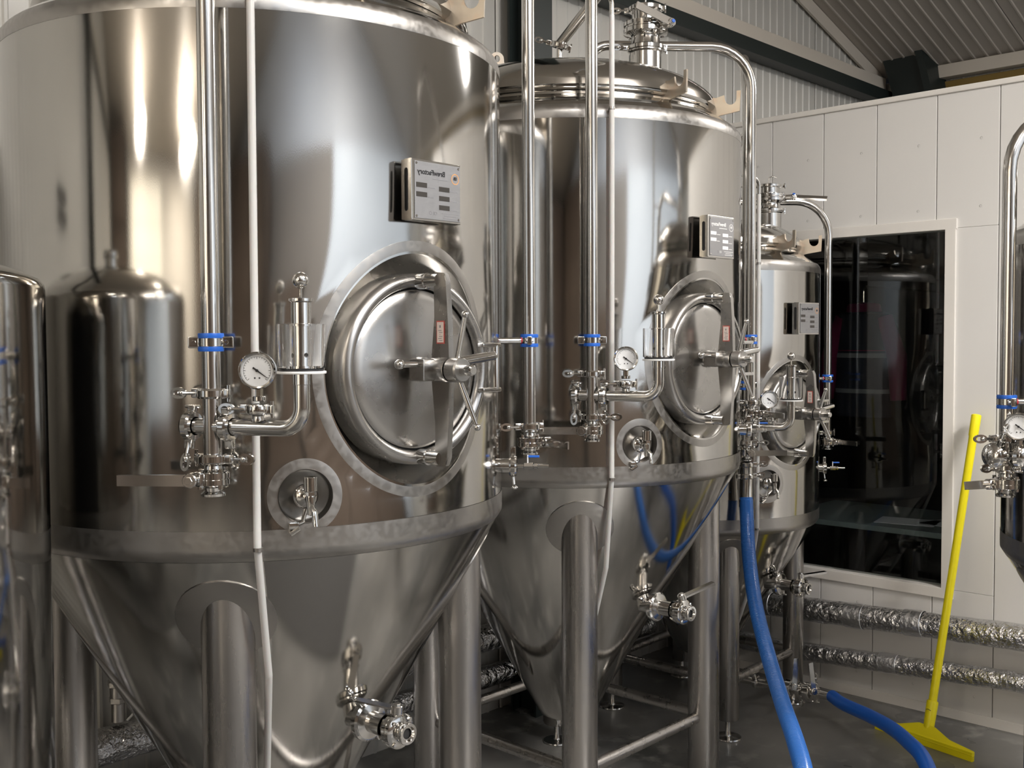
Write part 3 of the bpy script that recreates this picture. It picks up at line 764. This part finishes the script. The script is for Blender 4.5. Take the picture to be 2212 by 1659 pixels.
    # recessed sample port
    Sm = pf(p['saz'], 0, p['sz'])
    sr = MB(); sr.lathe([(.057, R-.045), (.0575, R-.001), (.060, R+.0012), (.0635, R+.0012)] if False else [(.0578, R-.041), (.0578, R-.004), (.0600, R-.0005)], Sm, 64)
    sr.lathe([(.0, R-.039), (.054, R-.039), (.058, R-.036)], Sm, 64)
    so = sr.build('sample_recess', M['recess'], root, 40)
    MB().lathe([(.0572, R-.004), (.0592, R-.0008), (.0612, R-.004)], Sm, 64).build('recess_rim', M['door'], so) if False else None
    sb = MB(); sb.cyl(.017, R-.04, R-.006, Sm, 24); band(sb, Sm @ Matrix.Translation((0, 0, R-.004)), .027, .009)
    sb.lathe([(0, R+.004), (.024, R+.004), (.016, R+.010), (.008, R+.012), (.008, R+.034)], Sm, 24)
    svb = sb.build('sample_valve', M['pol'], root)
    kb = MB(); Vs = Sm @ frame((.004, 0, R+.038), (0, 1, 0), (1, 0, 0)) @ Matrix.Scale(1.25, 4)
    kb.cyl(.012, .012, .038, Vs, 14); kb.lathe([(.006, .004), (.0105, .006), (.0105, .012), (.006, .013)], Vs, 6); kb.lathe([(0, -.03), (.006, -.028), (.009, .002), (.008, .008)], Vs, 16)
    kb.tube([(0, 0, -.01), (.004, -.014, -.022), (.005, -.018, -.046)], .0055, seg=12, Mx=Vs @ Matrix.Rotation(0, 4, 'Z'))
    kb.build('tap_body', M['pol'], svb)
    wn = MB(); wn.box((-.028, -.062, R+.004), (.022, .016, .012), Sm, .003); wn.tube([(0, -.028, R), (-.008, -.055, R+.002), (-.03, -.062, R+.004)], .005, seg=10, Mx=Sm); wn.cyl(.006, -.012, .012, Sm @ frame((-.026, -.074, R+.006), (.8, .5, 0)), 10)
    wn.build('clamp_nut', M['pol'], svb)
    # side sample tap with blue lever (right-hand side)
    Qm = pf(p['qaz'], R, p['qz'])
    qb = MB(); qb.cyl(.020, -.02, .028, Qm, 24); band(qb, Qm @ Matrix.Translation((0, 0, .034)), .029, .010)
    qb.box((0, .04, .034), (.014, .026, .014), Qm, .003); qb.tube([(0, -.03, .034), (-.004, -.05, .036)], .004, seg=8, Mx=Qm); qb.ball((-.005, -.058, .038), .012, Qm, (1, .5, .8))
    qb.cyl(.005, .04, .13, Qm, 12); qb.cyl(.010, .062, .088, Qm, 6); qb.cyl(.0085, .09, .10, Qm, 6)
    qo = qb.build('thermowell_tap', M['pol'], root)
    qb = MB(); qb.prism([(-.004, .006), (.004, .006), (.004, .03), (-.004, .03)], .003, Qm @ Matrix.Translation((0, 0, .072))); qb.build('tap_stem', M['white'], qo)
    MB().box((0, .026, .088), (.008, .006, .034), Qm, .002).build('blue_lever', M['blue'], qo)
    # main cleaning pipe with cross, gauge arm and butterfly valve
    rp, ap = p['rp'], p['ap']; A0 = pol(rp, ap, 0); cz = p['cz']
    def ap_(z): return Vector((A0.x, A0.y, z))
    top = zr+.75
    drad = R-.25
    mp = MB()
    mp.tube([ap_(cz+.075), ap_(top), pol(rp*.75, ap+4, top+.12), (.20, -.05, zr+.62), (-.02, .08, zr+.38)], .019, .11, 24)
    mpo = mp.build('cleaning_pipe', M['pipe'], root, 50)
    inw = Vector((-A0.x, -A0.y, 0)).normalized()
    hanger(mpo, ap_(cz+.172), inw, .0205, rp-R+.004, False, (math.cos(rad(ap)), math.sin(rad(ap)), 0))
    beta = p.get('beta', -20); dv = Vector((math.cos(rad(beta)), math.sin(rad(beta)), 0))
    cr = MB(); cr.tube([ap_(cz+.062), ap_(cz-.06)], .019, seg=24); cr.tube([ap_(cz)-dv*.045, ap_(cz)+dv*.032], .0165, seg=20)
    cr.build('cross_fitting', M['pipe'], root)
    clamp(root, frame(ap_(cz+.068), UP, -dv), .031, 0)
    clamp(root, frame(ap_(cz-.066), UP, dv), .031, 0)
    clamp(root, frame(ap_(cz)-dv*.052, -dv, (0, .2, -1)), .031, 20)
    capb = MB(); capb.lathe([(0, .066), (.012, .067), (.02, .062), (.026, .06)], frame(ap_(cz), -dv), 20); capb.build('end_cap', M['pol'], root)
    clamp(root, frame(ap_(cz)+dv*.038, dv, (0, 0, -1)), .030, 10)
    ar = MB(); e = ap_(cz)+dv*.211*p.get('arm', 1)
    ar.tube([ap_(cz)+dv*.045, e, e+UP*.088], .0165, .055, 22)
    ar.cyl(.012, .0, .03, frame(ap_(cz)+dv*.109*p.get('arm', 1), UP), 16)
    ar.build('gauge_arm', M['pipe'], root, 50)
    clamp(root, frame(ap_(cz+.037)+dv*.109*p.get('arm', 1), UP, -dv), .024, 0)
    gauge(root, frame(ap_(cz+.037+.036+.042)+dv*.109*p.get('arm', 1)+Vector((0, 0, 0)), (-.02+math.sin(rad(p.get('gaz', 0))), -1, 0), (1, 0, 0)) if True else None, p.get('gr', .036))
    airlock(root, frame(e+UP*.086, UP, dv))
    sdir = Vector((math.sin(rad(p.get('vs', -42))), -math.cos(rad(p.get('vs', -42))), 0)); ld = Vector(p.get('ld', (-1, .05, 0)))
    valve(root, frame(ap_(cz-.106), UP, (1, 0, 0)), sdir, ld, .034, p.get('vl', .15))
    # arched second pipe on the right side
    B0 = pol(p['rp2'], p['ap2'], 0)
    def bp(z): return Vector((B0.x, B0.y, z))
    az2 = zr+p.get('arch', .385)
    sp2 = MB(); sp2.tube([bp(p['bz']+.05), bp(az2), (.10, B0.y*.35+.05, az2), (.10, B0.y*.35+.05, dz(.15))], .0185, .16, 24)
    sp2o = sp2.build('arched_pipe', M['pipe'], root, 50)
    inw2 = Vector((-B0.x, -B0.y, 0)).normalized()
    hanger(sp2o, bp(cz+.172), (inw2+Vector((-.3, -.25, 0))).normalized(), .0205, .10, True, (0, 1, 0))
    clamp(root, frame(bp(p['bz']+.045), UP, (1, 0, 0)), .031, 200)
    valve(root, frame(bp(p['bz']), UP, (1, 0, 0)), p.get('sd2', (1, -.25, 0)), p.get('ld2', (.45, -.9, 0)), .036, .12)
    # sight tube
    tz = MB(); tz.tube([(.135, -R-.004-.0, zr+.27), (.135, -R-.006, zr+.0), (.133, -R-.006, zc+.02), (.122, -R+.13, zc-.30), (.064, -R+.34, zc-.66), (.06, -.12, zb-.03)], .0085, .05, 14, rr=None)
    tzo = tz.build('sight_tube', M['tube'], root)
    for z_ in (zr-.02, zc+.015): MB().lathe([(.0085, -.004), (.011, -.004), (.011, .004), (.0085, .004)], Matrix.Translation((.134, -R-.006, z_)), 16, close=True).box((.134, -R+.006, z_), (.006, .02, .004)).build('tube_clip', M['leg'], tzo)
    MB().tube([(.135, -R-.004, zr+.262), (.135, -R-.004, zr+.335), (.05, -R-.06, zr+.34), (A0.x, A0.y+.01, zr+.34)], .0075, .035, 12).build('tube_elbow', M['pipe'], tzo)
    # dome fittings
    dm = MB(); dm.lathe([(.0, -.02), (.05, -.02), (.05, .006), (.012, .012), (.012, .12)], Matrix.Translation((-.02, .08, dz(.08))), 28)
    dm.build('spray_ball_port', M['pipe'], root)
    clamp(root, frame((-.02, .08, dz(.08)+.13), (.25, -.15, .9), (-1, 0, .3)), .035, 0)
    sc3 = MB(); sc3.box((.11, .06, dz(.12)+.012), (.06, .04, .02), I4, .006); sc3.cyl(.018, -.01, .03, Matrix.Translation((.06, .09, dz(.1))), 16); sc3.build('dome_clip', M['pol'], root)
    hp = Matrix.Translation((.30, -.02, dz(.30)-.03)) @ Matrix.Diagonal((1, 1, p.get('th', 1), 1))
    ht = MB(); ht.pipe(.058, 0, .125, hp, 36, .003); ht.lathe([(.058, .115), (.066, .12), (.066, .126), (.058, .13)], hp, 36)
    hpo = ht.build('hop_port', M['pipe'], root)
    clamp(hpo, hp @ Matrix.Translation((0, 0, .133)), .071, 190)
    ht = MB(); ht.lathe([(.058, .142), (.055, .148), (.052, .175), (.058, .18), (.072, .184), (.082, .188), (.082, .202), (.078, .206), (.078, .210), (.082, .213), (.082, .226), (.06, .23), (.05, .236), (.05, .27), (.062, .275), (.062, .285), (0, .285)], hp, 8 if False else 36)
    for k_ in range(6):
        t_ = rad(60*k_+20); ht.cyl(.007, .180, .234, hp @ Matrix.Translation((.07*math.cos(t_), .07*math.sin(t_), 0)), 6)
    ht.cyl(.016, .04, .115, hp @ Matrix.Translation((0, 0, .207)) @ frame((0, 0, 0), p.get('hs', (.75, -.65, 0))), 20)
    ht.build('hop_valve', M['pol'], hpo)
    hd = Vector(p.get('hs', (.75, -.65, 0))).normalized(); lo = Vector((.30, -.02, dz(.30)-.03+.207*p.get('th', 1)))+hd*.115
    lever(hpo, lo, p.get('hl', (-.75, -.3, .28)), Vector(p.get('hl', (-.75, -.3, .28))).cross(hd), .15, .034, True)
    clamp(hpo, hp @ Matrix.Translation((0, 0, .278)), .064, 170)
    ht = MB(); ht.tube([(0, 0, .285), (0, 0, .33), (.02, 0, .34), (.035, 0, .33)], .003, .01, 8, hp); ht.build('lifting_wire', M['pipe'], hpo)
    # hooks and lifting eye
    for az in p['hooks']:
        Hm = frame(pol(rd-.012, az, zr+.080), pol(1, az+90, 0), pol(1, az, 0))
        fl_ = 1 if (Hm.to_3x3() @ Vector((0, 1, 0))).z > 0 else -1
        poly = [(0, -.045), (.05, -.032), (.115, -.022), (.118, .05), (.104, .05), (.103, .022)]
        poly += [(.083+.020*math.cos(t_), .022+.020*math.sin(t_)) for t_ in [rad(-20-28*i_) for i_ in range(6)]]
        poly += [(.062, .022), (.060, .038), (.03, .030), (0, .038)]
        hk = MB(); hk.prism([(x_, y_*fl_) for x_, y_ in poly], .007, Hm); hk.build('lance_hook', M['hook'], root)
    if p.get('eye', True):
        Em = frame((-.255, -.02, dz(.255)-.02), (.1, -1, 0), (1, 0, 0)); fl_ = 1 if (Em.to_3x3() @ Vector((0, 1, 0))).z > 0 else -1
        ou, inn = [], []
        for i_ in range(24):
            t_ = 2*PI*i_/24; ou.append(((.026 if math.sin(t_) > 0 else .026+.03*abs(math.sin(t_))**2)*math.cos(t_), (.085+.026*math.sin(t_) if math.sin(t_) >= 0 else .085+.085*math.sin(t_)))); inn.append((.011*math.cos(t_), .086+.013*math.sin(t_)))
        ey = MB(); ey.ringplate([(x_, y_*fl_) for x_, y_ in ou], [(x_, y_*fl_) for x_, y_ in inn], .008, Em); ey.build('lifting_eye', M['hook'], root)
    # racking outlet on the cone
    oz, oaz = p['oz'], p['oaz']; r0 = R-(zc-oz)*sl
    Om = pf(oaz, r0, oz)
    ob = MB(); ob.lathe([(.03, -.05), (.03, .035), (.042, .04), (.048, .044), (.048, .052), (.044, .056), (.03, .057)], Om, 32); ob.build('racking_port', M['pipe'], root)
    clamp(root, Om @ Matrix.Translation((0, 0, .058)), .052, p.get('oc', 120))
    ob = MB(); ob.lathe([(.045, .066), (.045, .070), (.027, .075), (.027, .125), (.034, .130)], Om, 32); ob.build('racking_tube', M['pipe'], root)
    v = valve(root, Om @ Matrix.Translation((0, 0, .165)), Om.to_3x3() @ Vector(p.get('osd', (0, 1, 0))), Om.to_3x3() @ Vector(p.get('old', (.9, .05, .45))), .043, p.get('oll', .13))
    ob = MB(); ob.lathe([(.014, .195), (.0255, .195), (.027, .198), (.027, .204), (.0255, .207), (.019, .207), (.0155, .2)], Om, 28); ob.build('outlet_ferrule', M['pol'], root)
    MB().lathe([(0, .196), (.016, .196)], Om, 20).build('outlet_bore', M['dark'], root)

def polish_ring(p, root, Mx, r): pass

base = dict(R=.65, zc=1.29, zr=2.50, zb=.345, cone=30, maz=46, mz=1.684, ms=1.0, saz=20.6, sz=1.412, leg=.53, legr=.06, legaz=3.6, brz=.30,
            paz=47.5, pz=2.09, qaz=86, qz=1.41, rp=.75, ap=5.1, cz=1.577, rp2=.75, ap2=103, bz=1.455, oz=.80, oaz=48, hooks=(36, 70), out=(.3, .3))
t1 = empty('fermenter', (-.68, 2.92, 0)); tag(t1, 'largest conical steel fermenter nearest the camera, cut off by the top of the picture', 'fermenter', 'row of conical fermenters')
fermenter(dict(base, eye=False, osd=(0, 1, 0), old=(-.3, .05, -.9)), t1)
t2 = empty('fermenter', (.205, 4.05, 0), rad(-1.8)); tag(t2, 'middle conical steel fermenter with a hop port and hooks on its dome', 'fermenter', 'row of conical fermenters')
fermenter(dict(base, pale=True, old=(.95, .35, .5), oc=150), t2)
t3 = empty('fermenter', (.91, 5.05, 0)); tag(t3, 'smallest conical steel fermenter in front of the dark window, blue hose hanging from it', 'fermenter', 'row of conical fermenters')
fermenter(dict(base, R=.53, zc=.925, zr=2.09, arch=.32, th=.78, arm=.86, zb=.30, cone=33, maz=38, mz=1.428, ms=.85, saz=21, sz=1.128, leg=.44, legr=.048, legaz=4, brz=.25,
               paz=41.5, pz=1.838, qaz=86, qz=1.14, rp=.63, ap=5.8, cz=1.386, rp2=.63, ap2=100, bz=1.25, oz=.646, oaz=46, ld=(1, .05, 0), vs=10, hs=(.9, -.4, 0), hl=(.8, -.3, -.08), eye=False), t3)

# unseen dark mats added below the frame to darken the cone reflections
for i in range(3):
    o = MB().box((0, 0, 0), (.98, 2.75, .014), I4, .005).build('added_dark_mat', M['matr']); o.location = W(-.6+i*1.0, -.33, .007); o.rotation_euler = (0, 0, YAW)
    tag(o, 'dark mat added out of view on the floor to darken the cones of the fermenters', 'mat', 'dark mats added below the frame')
# ------------------------------------------------------------------ brite tank cut off by the left edge
t0 = empty('bright_beer_tank', (-1.418, 1.874, 0)); tag(t0, 'plain dark steel cylinder tank with rounded top at the left edge of the picture', 'tank')
MB().lathe([(0, .42), (.2, .43), (.42, .47), (.53, .54), (.55, .60), (.55, 1.85), (.548, 1.862), (.54, 1.872), (.50, 1.89), (.40, 1.92), (.22, 1.945), (0, 1.955)], I4, 160).build('body', M['shell'], t0, 50)
for i in range(4):
    a_ = pol(.47, 45+90*i, 0)
    MB().cyl(.04, .02, .62, Matrix.Translation(a_), 28).build('leg', M['leg'], t0); MB().cyl(.055, 0, .022, Matrix.Translation(a_), 28).build('foot', M['pipe'], t0)
mb = MB(); mb.cyl(.05, 1.94, 1.99, I4, 28); band(mb, Matrix.Translation((0, 0, 1.99)), .06); mb.build('top_port', M['pol'], t0)

# ------------------------------------------------------------------ fermenter at the right edge
t4 = empty('fermenter', (1.97, 3.01, 0)); tag(t4, 'steel fermenter cut off by the right edge of the picture, beside the yellow squeegee', 'fermenter', 'row of conical fermenters')
fermenter(dict(base, R=.53, zc=1.12, zr=2.06, arch=.30, th=.8, zb=.36, cone=33, maz=-38, mz=1.55, ms=.8, saz=-62, sz=1.25, leg=.44, legr=.048, legaz=-4, brz=.25,
               paz=-40, pz=1.93, qaz=40, qz=1.25, rp=.63, ap=-5, cz=1.404, rp2=.63, ap2=-80, bz=1.352, oz=.7, oaz=30, eye=False, sd2=(-1, -.3, 0), ld2=(-.8, -.6, .05), hooks=(20,)), t4)
B4 = pol(.63, -80, 0)
def b4(z): return Vector((B4.x, B4.y, z))
x4 = MB(); x4.tube([b4(1.47), b4(1.385)], .019, seg=20); x4.build('cross_fitting', M['pipe'], t4)
clamp(t4, frame(b4(1.475), UP, (-1, 0, 0)), .030, 0)
for d_, nm in (((-.9, -.45, 0), 'end_cap'), ((.55, -.83, 0), 'end_cap')):
    Fx = frame(b4(1.43), d_)
    MB().lathe([(.016, 0), (.016, .03), (.024, .034), (.034, .04), (.034, .052), (.03, .06), (.022, .066), (.008, .072), (0, .073)], Fx, 28).build(nm, M['pol'], t4)
    clamp(t4, Fx @ Matrix.Translation((0, 0, .046)), .036, 60)
gauge(t4, frame(b4(1.512)+Vector((.008, -.055, 0)), (-.75, -1, 0), (1, -.75, 0)), .036)

# ------------------------------------------------------------------ drain line of the smallest fermenter
dn = Vector((.477, -.35, 0)).normalized()
q0 = Vector((.91, 5.05, .16)) - Vector((.91, 5.05, 0))
db = MB(); db.tube([q0, q0+dn*.40], .019, seg=20); db.tube([q0+dn*.44, q0+dn*.47], .019, seg=16); db.build('drain_line', M['pipe'], t3)
clamp(t3, frame(q0+dn*.27, dn, (0, 0, 1)), .031, 40)
clamp(t3, frame(q0+dn*.385, dn, (0, 0, 1)), .033, 100)
valve(t3, frame(q0+dn*.43, dn, (0, 0, 1)), (.2, -.9, .4), (.06, 0, 1), .040, .13)
clamp(t3, frame(q0+dn*.475, dn, (0, 0, 1)), .033, 200)
valve(t3, frame(q0+dn*.515, dn, (0, 0, 1)), (.3, -.9, .3), (-.12, 0, 1), .040, .13)

# ------------------------------------------------------------------ hoses
def catmull(P, n=10):
    P = [Vector(p) for p in P]; P = [P[0]*2-P[1]]+P+[P[-1]*2-P[-2]]; out = []
    for i in range(1, len(P)-2):
        for k_ in range(n):
            t = k_/n; a, b, c, d = P[i-1:i+3]
            out.append(.5*((2*b)+(c-a)*t+(2*a-5*b+4*c-d)*t*t+(3*b-a-3*c+d)*t**3))
    out.append(P[-2]); return out
h1 = empty('blue_hose', (.974, 4.42, 1.2)); tag(h1, 'ribbed blue hose hanging from the valve of the smallest fermenter down towards the camera', 'hose', 'blue hoses')
O1 = Vector((.974, 4.42, 1.2))
P1 = catmull([(.974, 4.42, 1.09), (.974, 4.40, 1.0), (.966, 4.32, .855), (.955, 4.15, .70), (.948, 3.92, .575), (.925, 3.62, .50), (.892, 3.32, .475), (.85, 3.05, .455), (.80, 2.8, .36), (.82, 2.5, .16), (.98, 2.25, .035), (1.25, 2.05, .03)], 16)
P1 = [p-O1 for p in P1]
MB().tube(P1, .0275, seg=28).build('hose_body', M['hoseb'], h1)
rb_ = MB()
for i in range(2, len(P1)-1, 1):
    for f_ in (0, .5):
        p = P1[i].lerp(P1[min(i+1, len(P1)-1)], f_); d_ = P1[min(i+1, len(P1)-1)]-P1[i-1]
        rb_.lathe([(.0272, -.0028), (.0287, -.001), (.0287, .001), (.0272, .0028)], frame(p, d_), 24)
rb_.build('hose_ribs', M['hoseb'], h1)['kind'] = 'stuff'
hb = MB(); hb.lathe([(.019, .02), (.027, .02), (.0275, -.0), (.027, -.005), (.027, -.115), (.0295, -.12), (.0295, -.15), (.024, -.152)], I4, 28); hb.build('hose_tail', M['pipe'], h1)
clamp(h1, Matrix.Translation((0, 0, .028)), .031, 0)
clamp(h1, Matrix.Translation((0, 0, -.02)), .033, 20, 'hose_clip')
s2 = q0+dn*.555+Vector((.91, 5.05, 0))
h2 = empty('blue_hose', s2); tag(h2, 'smooth bright blue hose curving over the floor from the drain line below the smallest fermenter', 'hose', 'blue hoses')
P2 = catmull([s2+dn*.075, (1.432, 4.56, .165), (1.464, 4.34, .195), (1.478, 4.12, .225), (1.472, 3.92, .245), (1.458, 3.72, .25), (1.42, 3.45, .18), (1.4, 3.1, .06), (1.4, 2.8, .03), (1.5, 2.5, .03)], 14)
MB().tube([p-s2 for p in P2], .0275, seg=28).build('hose_body', M['hose'], h2)
hb = MB(); hb.lathe([(.017, 0), (.024, 0), (.024, .01), (.019, .012), (.021, .085), (.02, .1)], frame((0, 0, 0), dn), 24); hb.build('hose_tail', M['pipe'], h2)
clamp(h2, frame((0, 0, 0), dn, (0, 0, 1)), .032, 0, 'hose_clip')

# ------------------------------------------------------------------ squeegee leaning on the partition
sq = empty('floor_squeegee', (1.80, 4.55, 0)); tag(sq, 'bright yellow floor squeegee leaning against the white panel wall right of the window', 'squeegee')
sv = Vector((.268, -.38, 0)).normalized(); tp = Vector((2.065, 4.725, 1.41))-Vector((1.80, 4.55, 0)); b0 = Vector((0, 0, .075))
hd = (tp-b0).normalized()
MB().tube([b0+hd*.05, b0+hd*.6, tp-hd*.10, tp-hd*.095, tp-hd*.004, tp], .019, seg=24, rr=[.0175, .0175, .018, .0205, .0215, .016]).build('handle', M['yellow'], sq)
MB().tube([b0-hd*.03, b0+hd*.10, b0+hd*.105], .024, seg=24, rr=[.022, .0245, .022]).build('socket', M['yellow'], sq)
fw_ = Vector((-sv.y, sv.x, 0)); 
if fw_.y > 0: fw_ = -fw_
Vq = (UP*.78-fw_*.62).normalized(); Hq = frame(fw_*.045+UP*.032, sv.cross(Vq), sv)   # x along blade, y up the plate
hb = MB()
hb.prism([(-.235, -.012), (.235, -.012), (.235, .010), (.12, .022), (.04, .056), (-.04, .056), (-.12, .022), (-.235, .010)], .006, Hq)
bmesh.ops.bevel(hb.bm, geom=list(hb.bm.edges), offset=.0015, segments=1, affect='EDGES')
hb.build('head', M['yellow'], sq)
Mb_ = frame(fw_*.045, UP, sv)
MB().box((0, 0, .030), (.47, .020, .02), Mb_, .003).build('blade_holder', M['yellow'], sq)
MB().box((0, .003, .011), (.47, .006, .022), Mb_, .001).box((0, -.007, .011), (.47, .006, .022), Mb_, .001).build('blade', M['yellow'], sq)
text('I', .02, M['ink'], frame(b0+hd*.06+fw_*.0245, fw_, sv), sq, mirror=False) if False else None
MB().tube([b0+hd*.07+fw_*.0235+sv*(-.012), b0+hd*.074+fw_*.0255, b0+hd*.07+fw_*.0235+sv*.012], .0012, .004, 6).build('molded_mark', M['ink'], sq)

# ------------------------------------------------------------------ foil lagged pipes
def foil(name, label, pts, r, tapes, seed):
    o_ = W(*pts[0]); root = empty(name, o_); tag(root, label, 'pipe', 'foil lagged pipes')
    PP = [W(*p)-o_ for p in pts]; random.seed(seed)
    # resample with small waviness
    Q = [PP[0]]
    for a, b in zip(PP, PP[1:]):
        n = max(2, int((b-a).length/.04))
        for i in range(1, n+1):
            Q.append(a.lerp(b, i/n)+(Vector((0, 0, random.uniform(-.0015, .0015))) if i < n else Vector()))
    rr_ = [r*random.uniform(.965, 1.03) for _ in Q]
    MB().tube(Q, r, seg=28, rr=rr_).build('foil_lagging', M['foil'], root, 60)
    for t in tapes:
        i = int(t*(len(Q)-2)); d_ = Q[i+1]-Q[i]
        MB().lathe([(r*1.0, -.045), (r*1.05, -.043), (r*1.06, 0), (r*1.05, .043), (r*1.0, .045)], frame(Q[i], d_), 28).build('tape_band', M['tape'], root)
    for i in range(6, len(Q)-2, 28):
        MB().box((0, 0, 0), (.02, .02, .02), frame(Q[i]+UP*(r+.008), UP), .003).build('pipe_saddle', M['leg'], root) if False else None
    return root
foil('foil_pipe', 'upper silver foil lagged pipe along the white wall below the window', [(PA-.10, .9, .48), (PA-.10, -1.6, .455), (PA-.10, -2.7, .40), (PA-.10, -3.37, .39)], .058, (.1, .3, .42, .52, .70, .76, .88), 2)
foil('foil_pipe', 'lower silver foil lagged pipe along the white wall near the floor', [(PA-.09, .9, .285), (PA-.09, -1.6, .255), (PA-.09, -2.7, .18), (PA-.09, -3.37, .175)], .045, (.15, .35, .5, .73, .9), 3)
foil('foil_pipe', 'upper silver foil lagged pipe low on the ribbed wall behind the largest fermenter', [(PA-.24, GABLE+.10, .385), (2.4, GABLE+.10, .40), (-3, GABLE+.12, .44)], .062, (.2, .45, .6, .8), 5)
foil('foil_pipe', 'lower silver foil lagged pipe near the floor behind the largest fermenter', [(PA-.24, GABLE+.09, .2), (2.4, GABLE+.09, .22), (-3, GABLE+.11, .23)], .05, (.3, .55, .7), 6)
# small valve on the pipe behind the big tank
va = Vector((-1.325, 3.52, 0)); vz = empty('pipe_valve', va+UP*.49); tag(vz, 'small dark valve with grey cable on the foil pipe behind the largest fermenter', 'valve')
mb = MB(); mb.cyl(.022, -.01, .06, I4, 16); mb.cyl(.03, .055, .075, I4, 6); mb.cyl(.026, .07, .12, I4, 18); mb.cyl(.034, .11, .13, I4, 6); mb.build('valve_body', M['leg'], vz)
MB().box((.01, 0, .165), (.07, .05, .06), I4, .008).build('actuator', M['rubber'], vz)
MB().tube([(.045, 0, .16), (.07, -.01, .10), (.055, -.01, .02), (.03, 0, -.005)], .004, .03, 8).build('cable', M['white'], vz)
# dark conduit boxes on the ribbed wall at the far left
for i, (z_, lb) in enumerate(((2.33, 'upper black junction box on the ribbed wall at the left edge'), (2.24, 'lower black junction box on the ribbed wall at the left edge'))):
    o = MB().box((0, 0, 0), (.3, .06, .045), I4, .008).build('junction_box', M['matr']); o.location = W(-.62, GABLE+.04, z_); o.rotation_euler = (0, 0, YAW)
    tag(o, lb, 'box', 'black boxes on the ribbed wall')
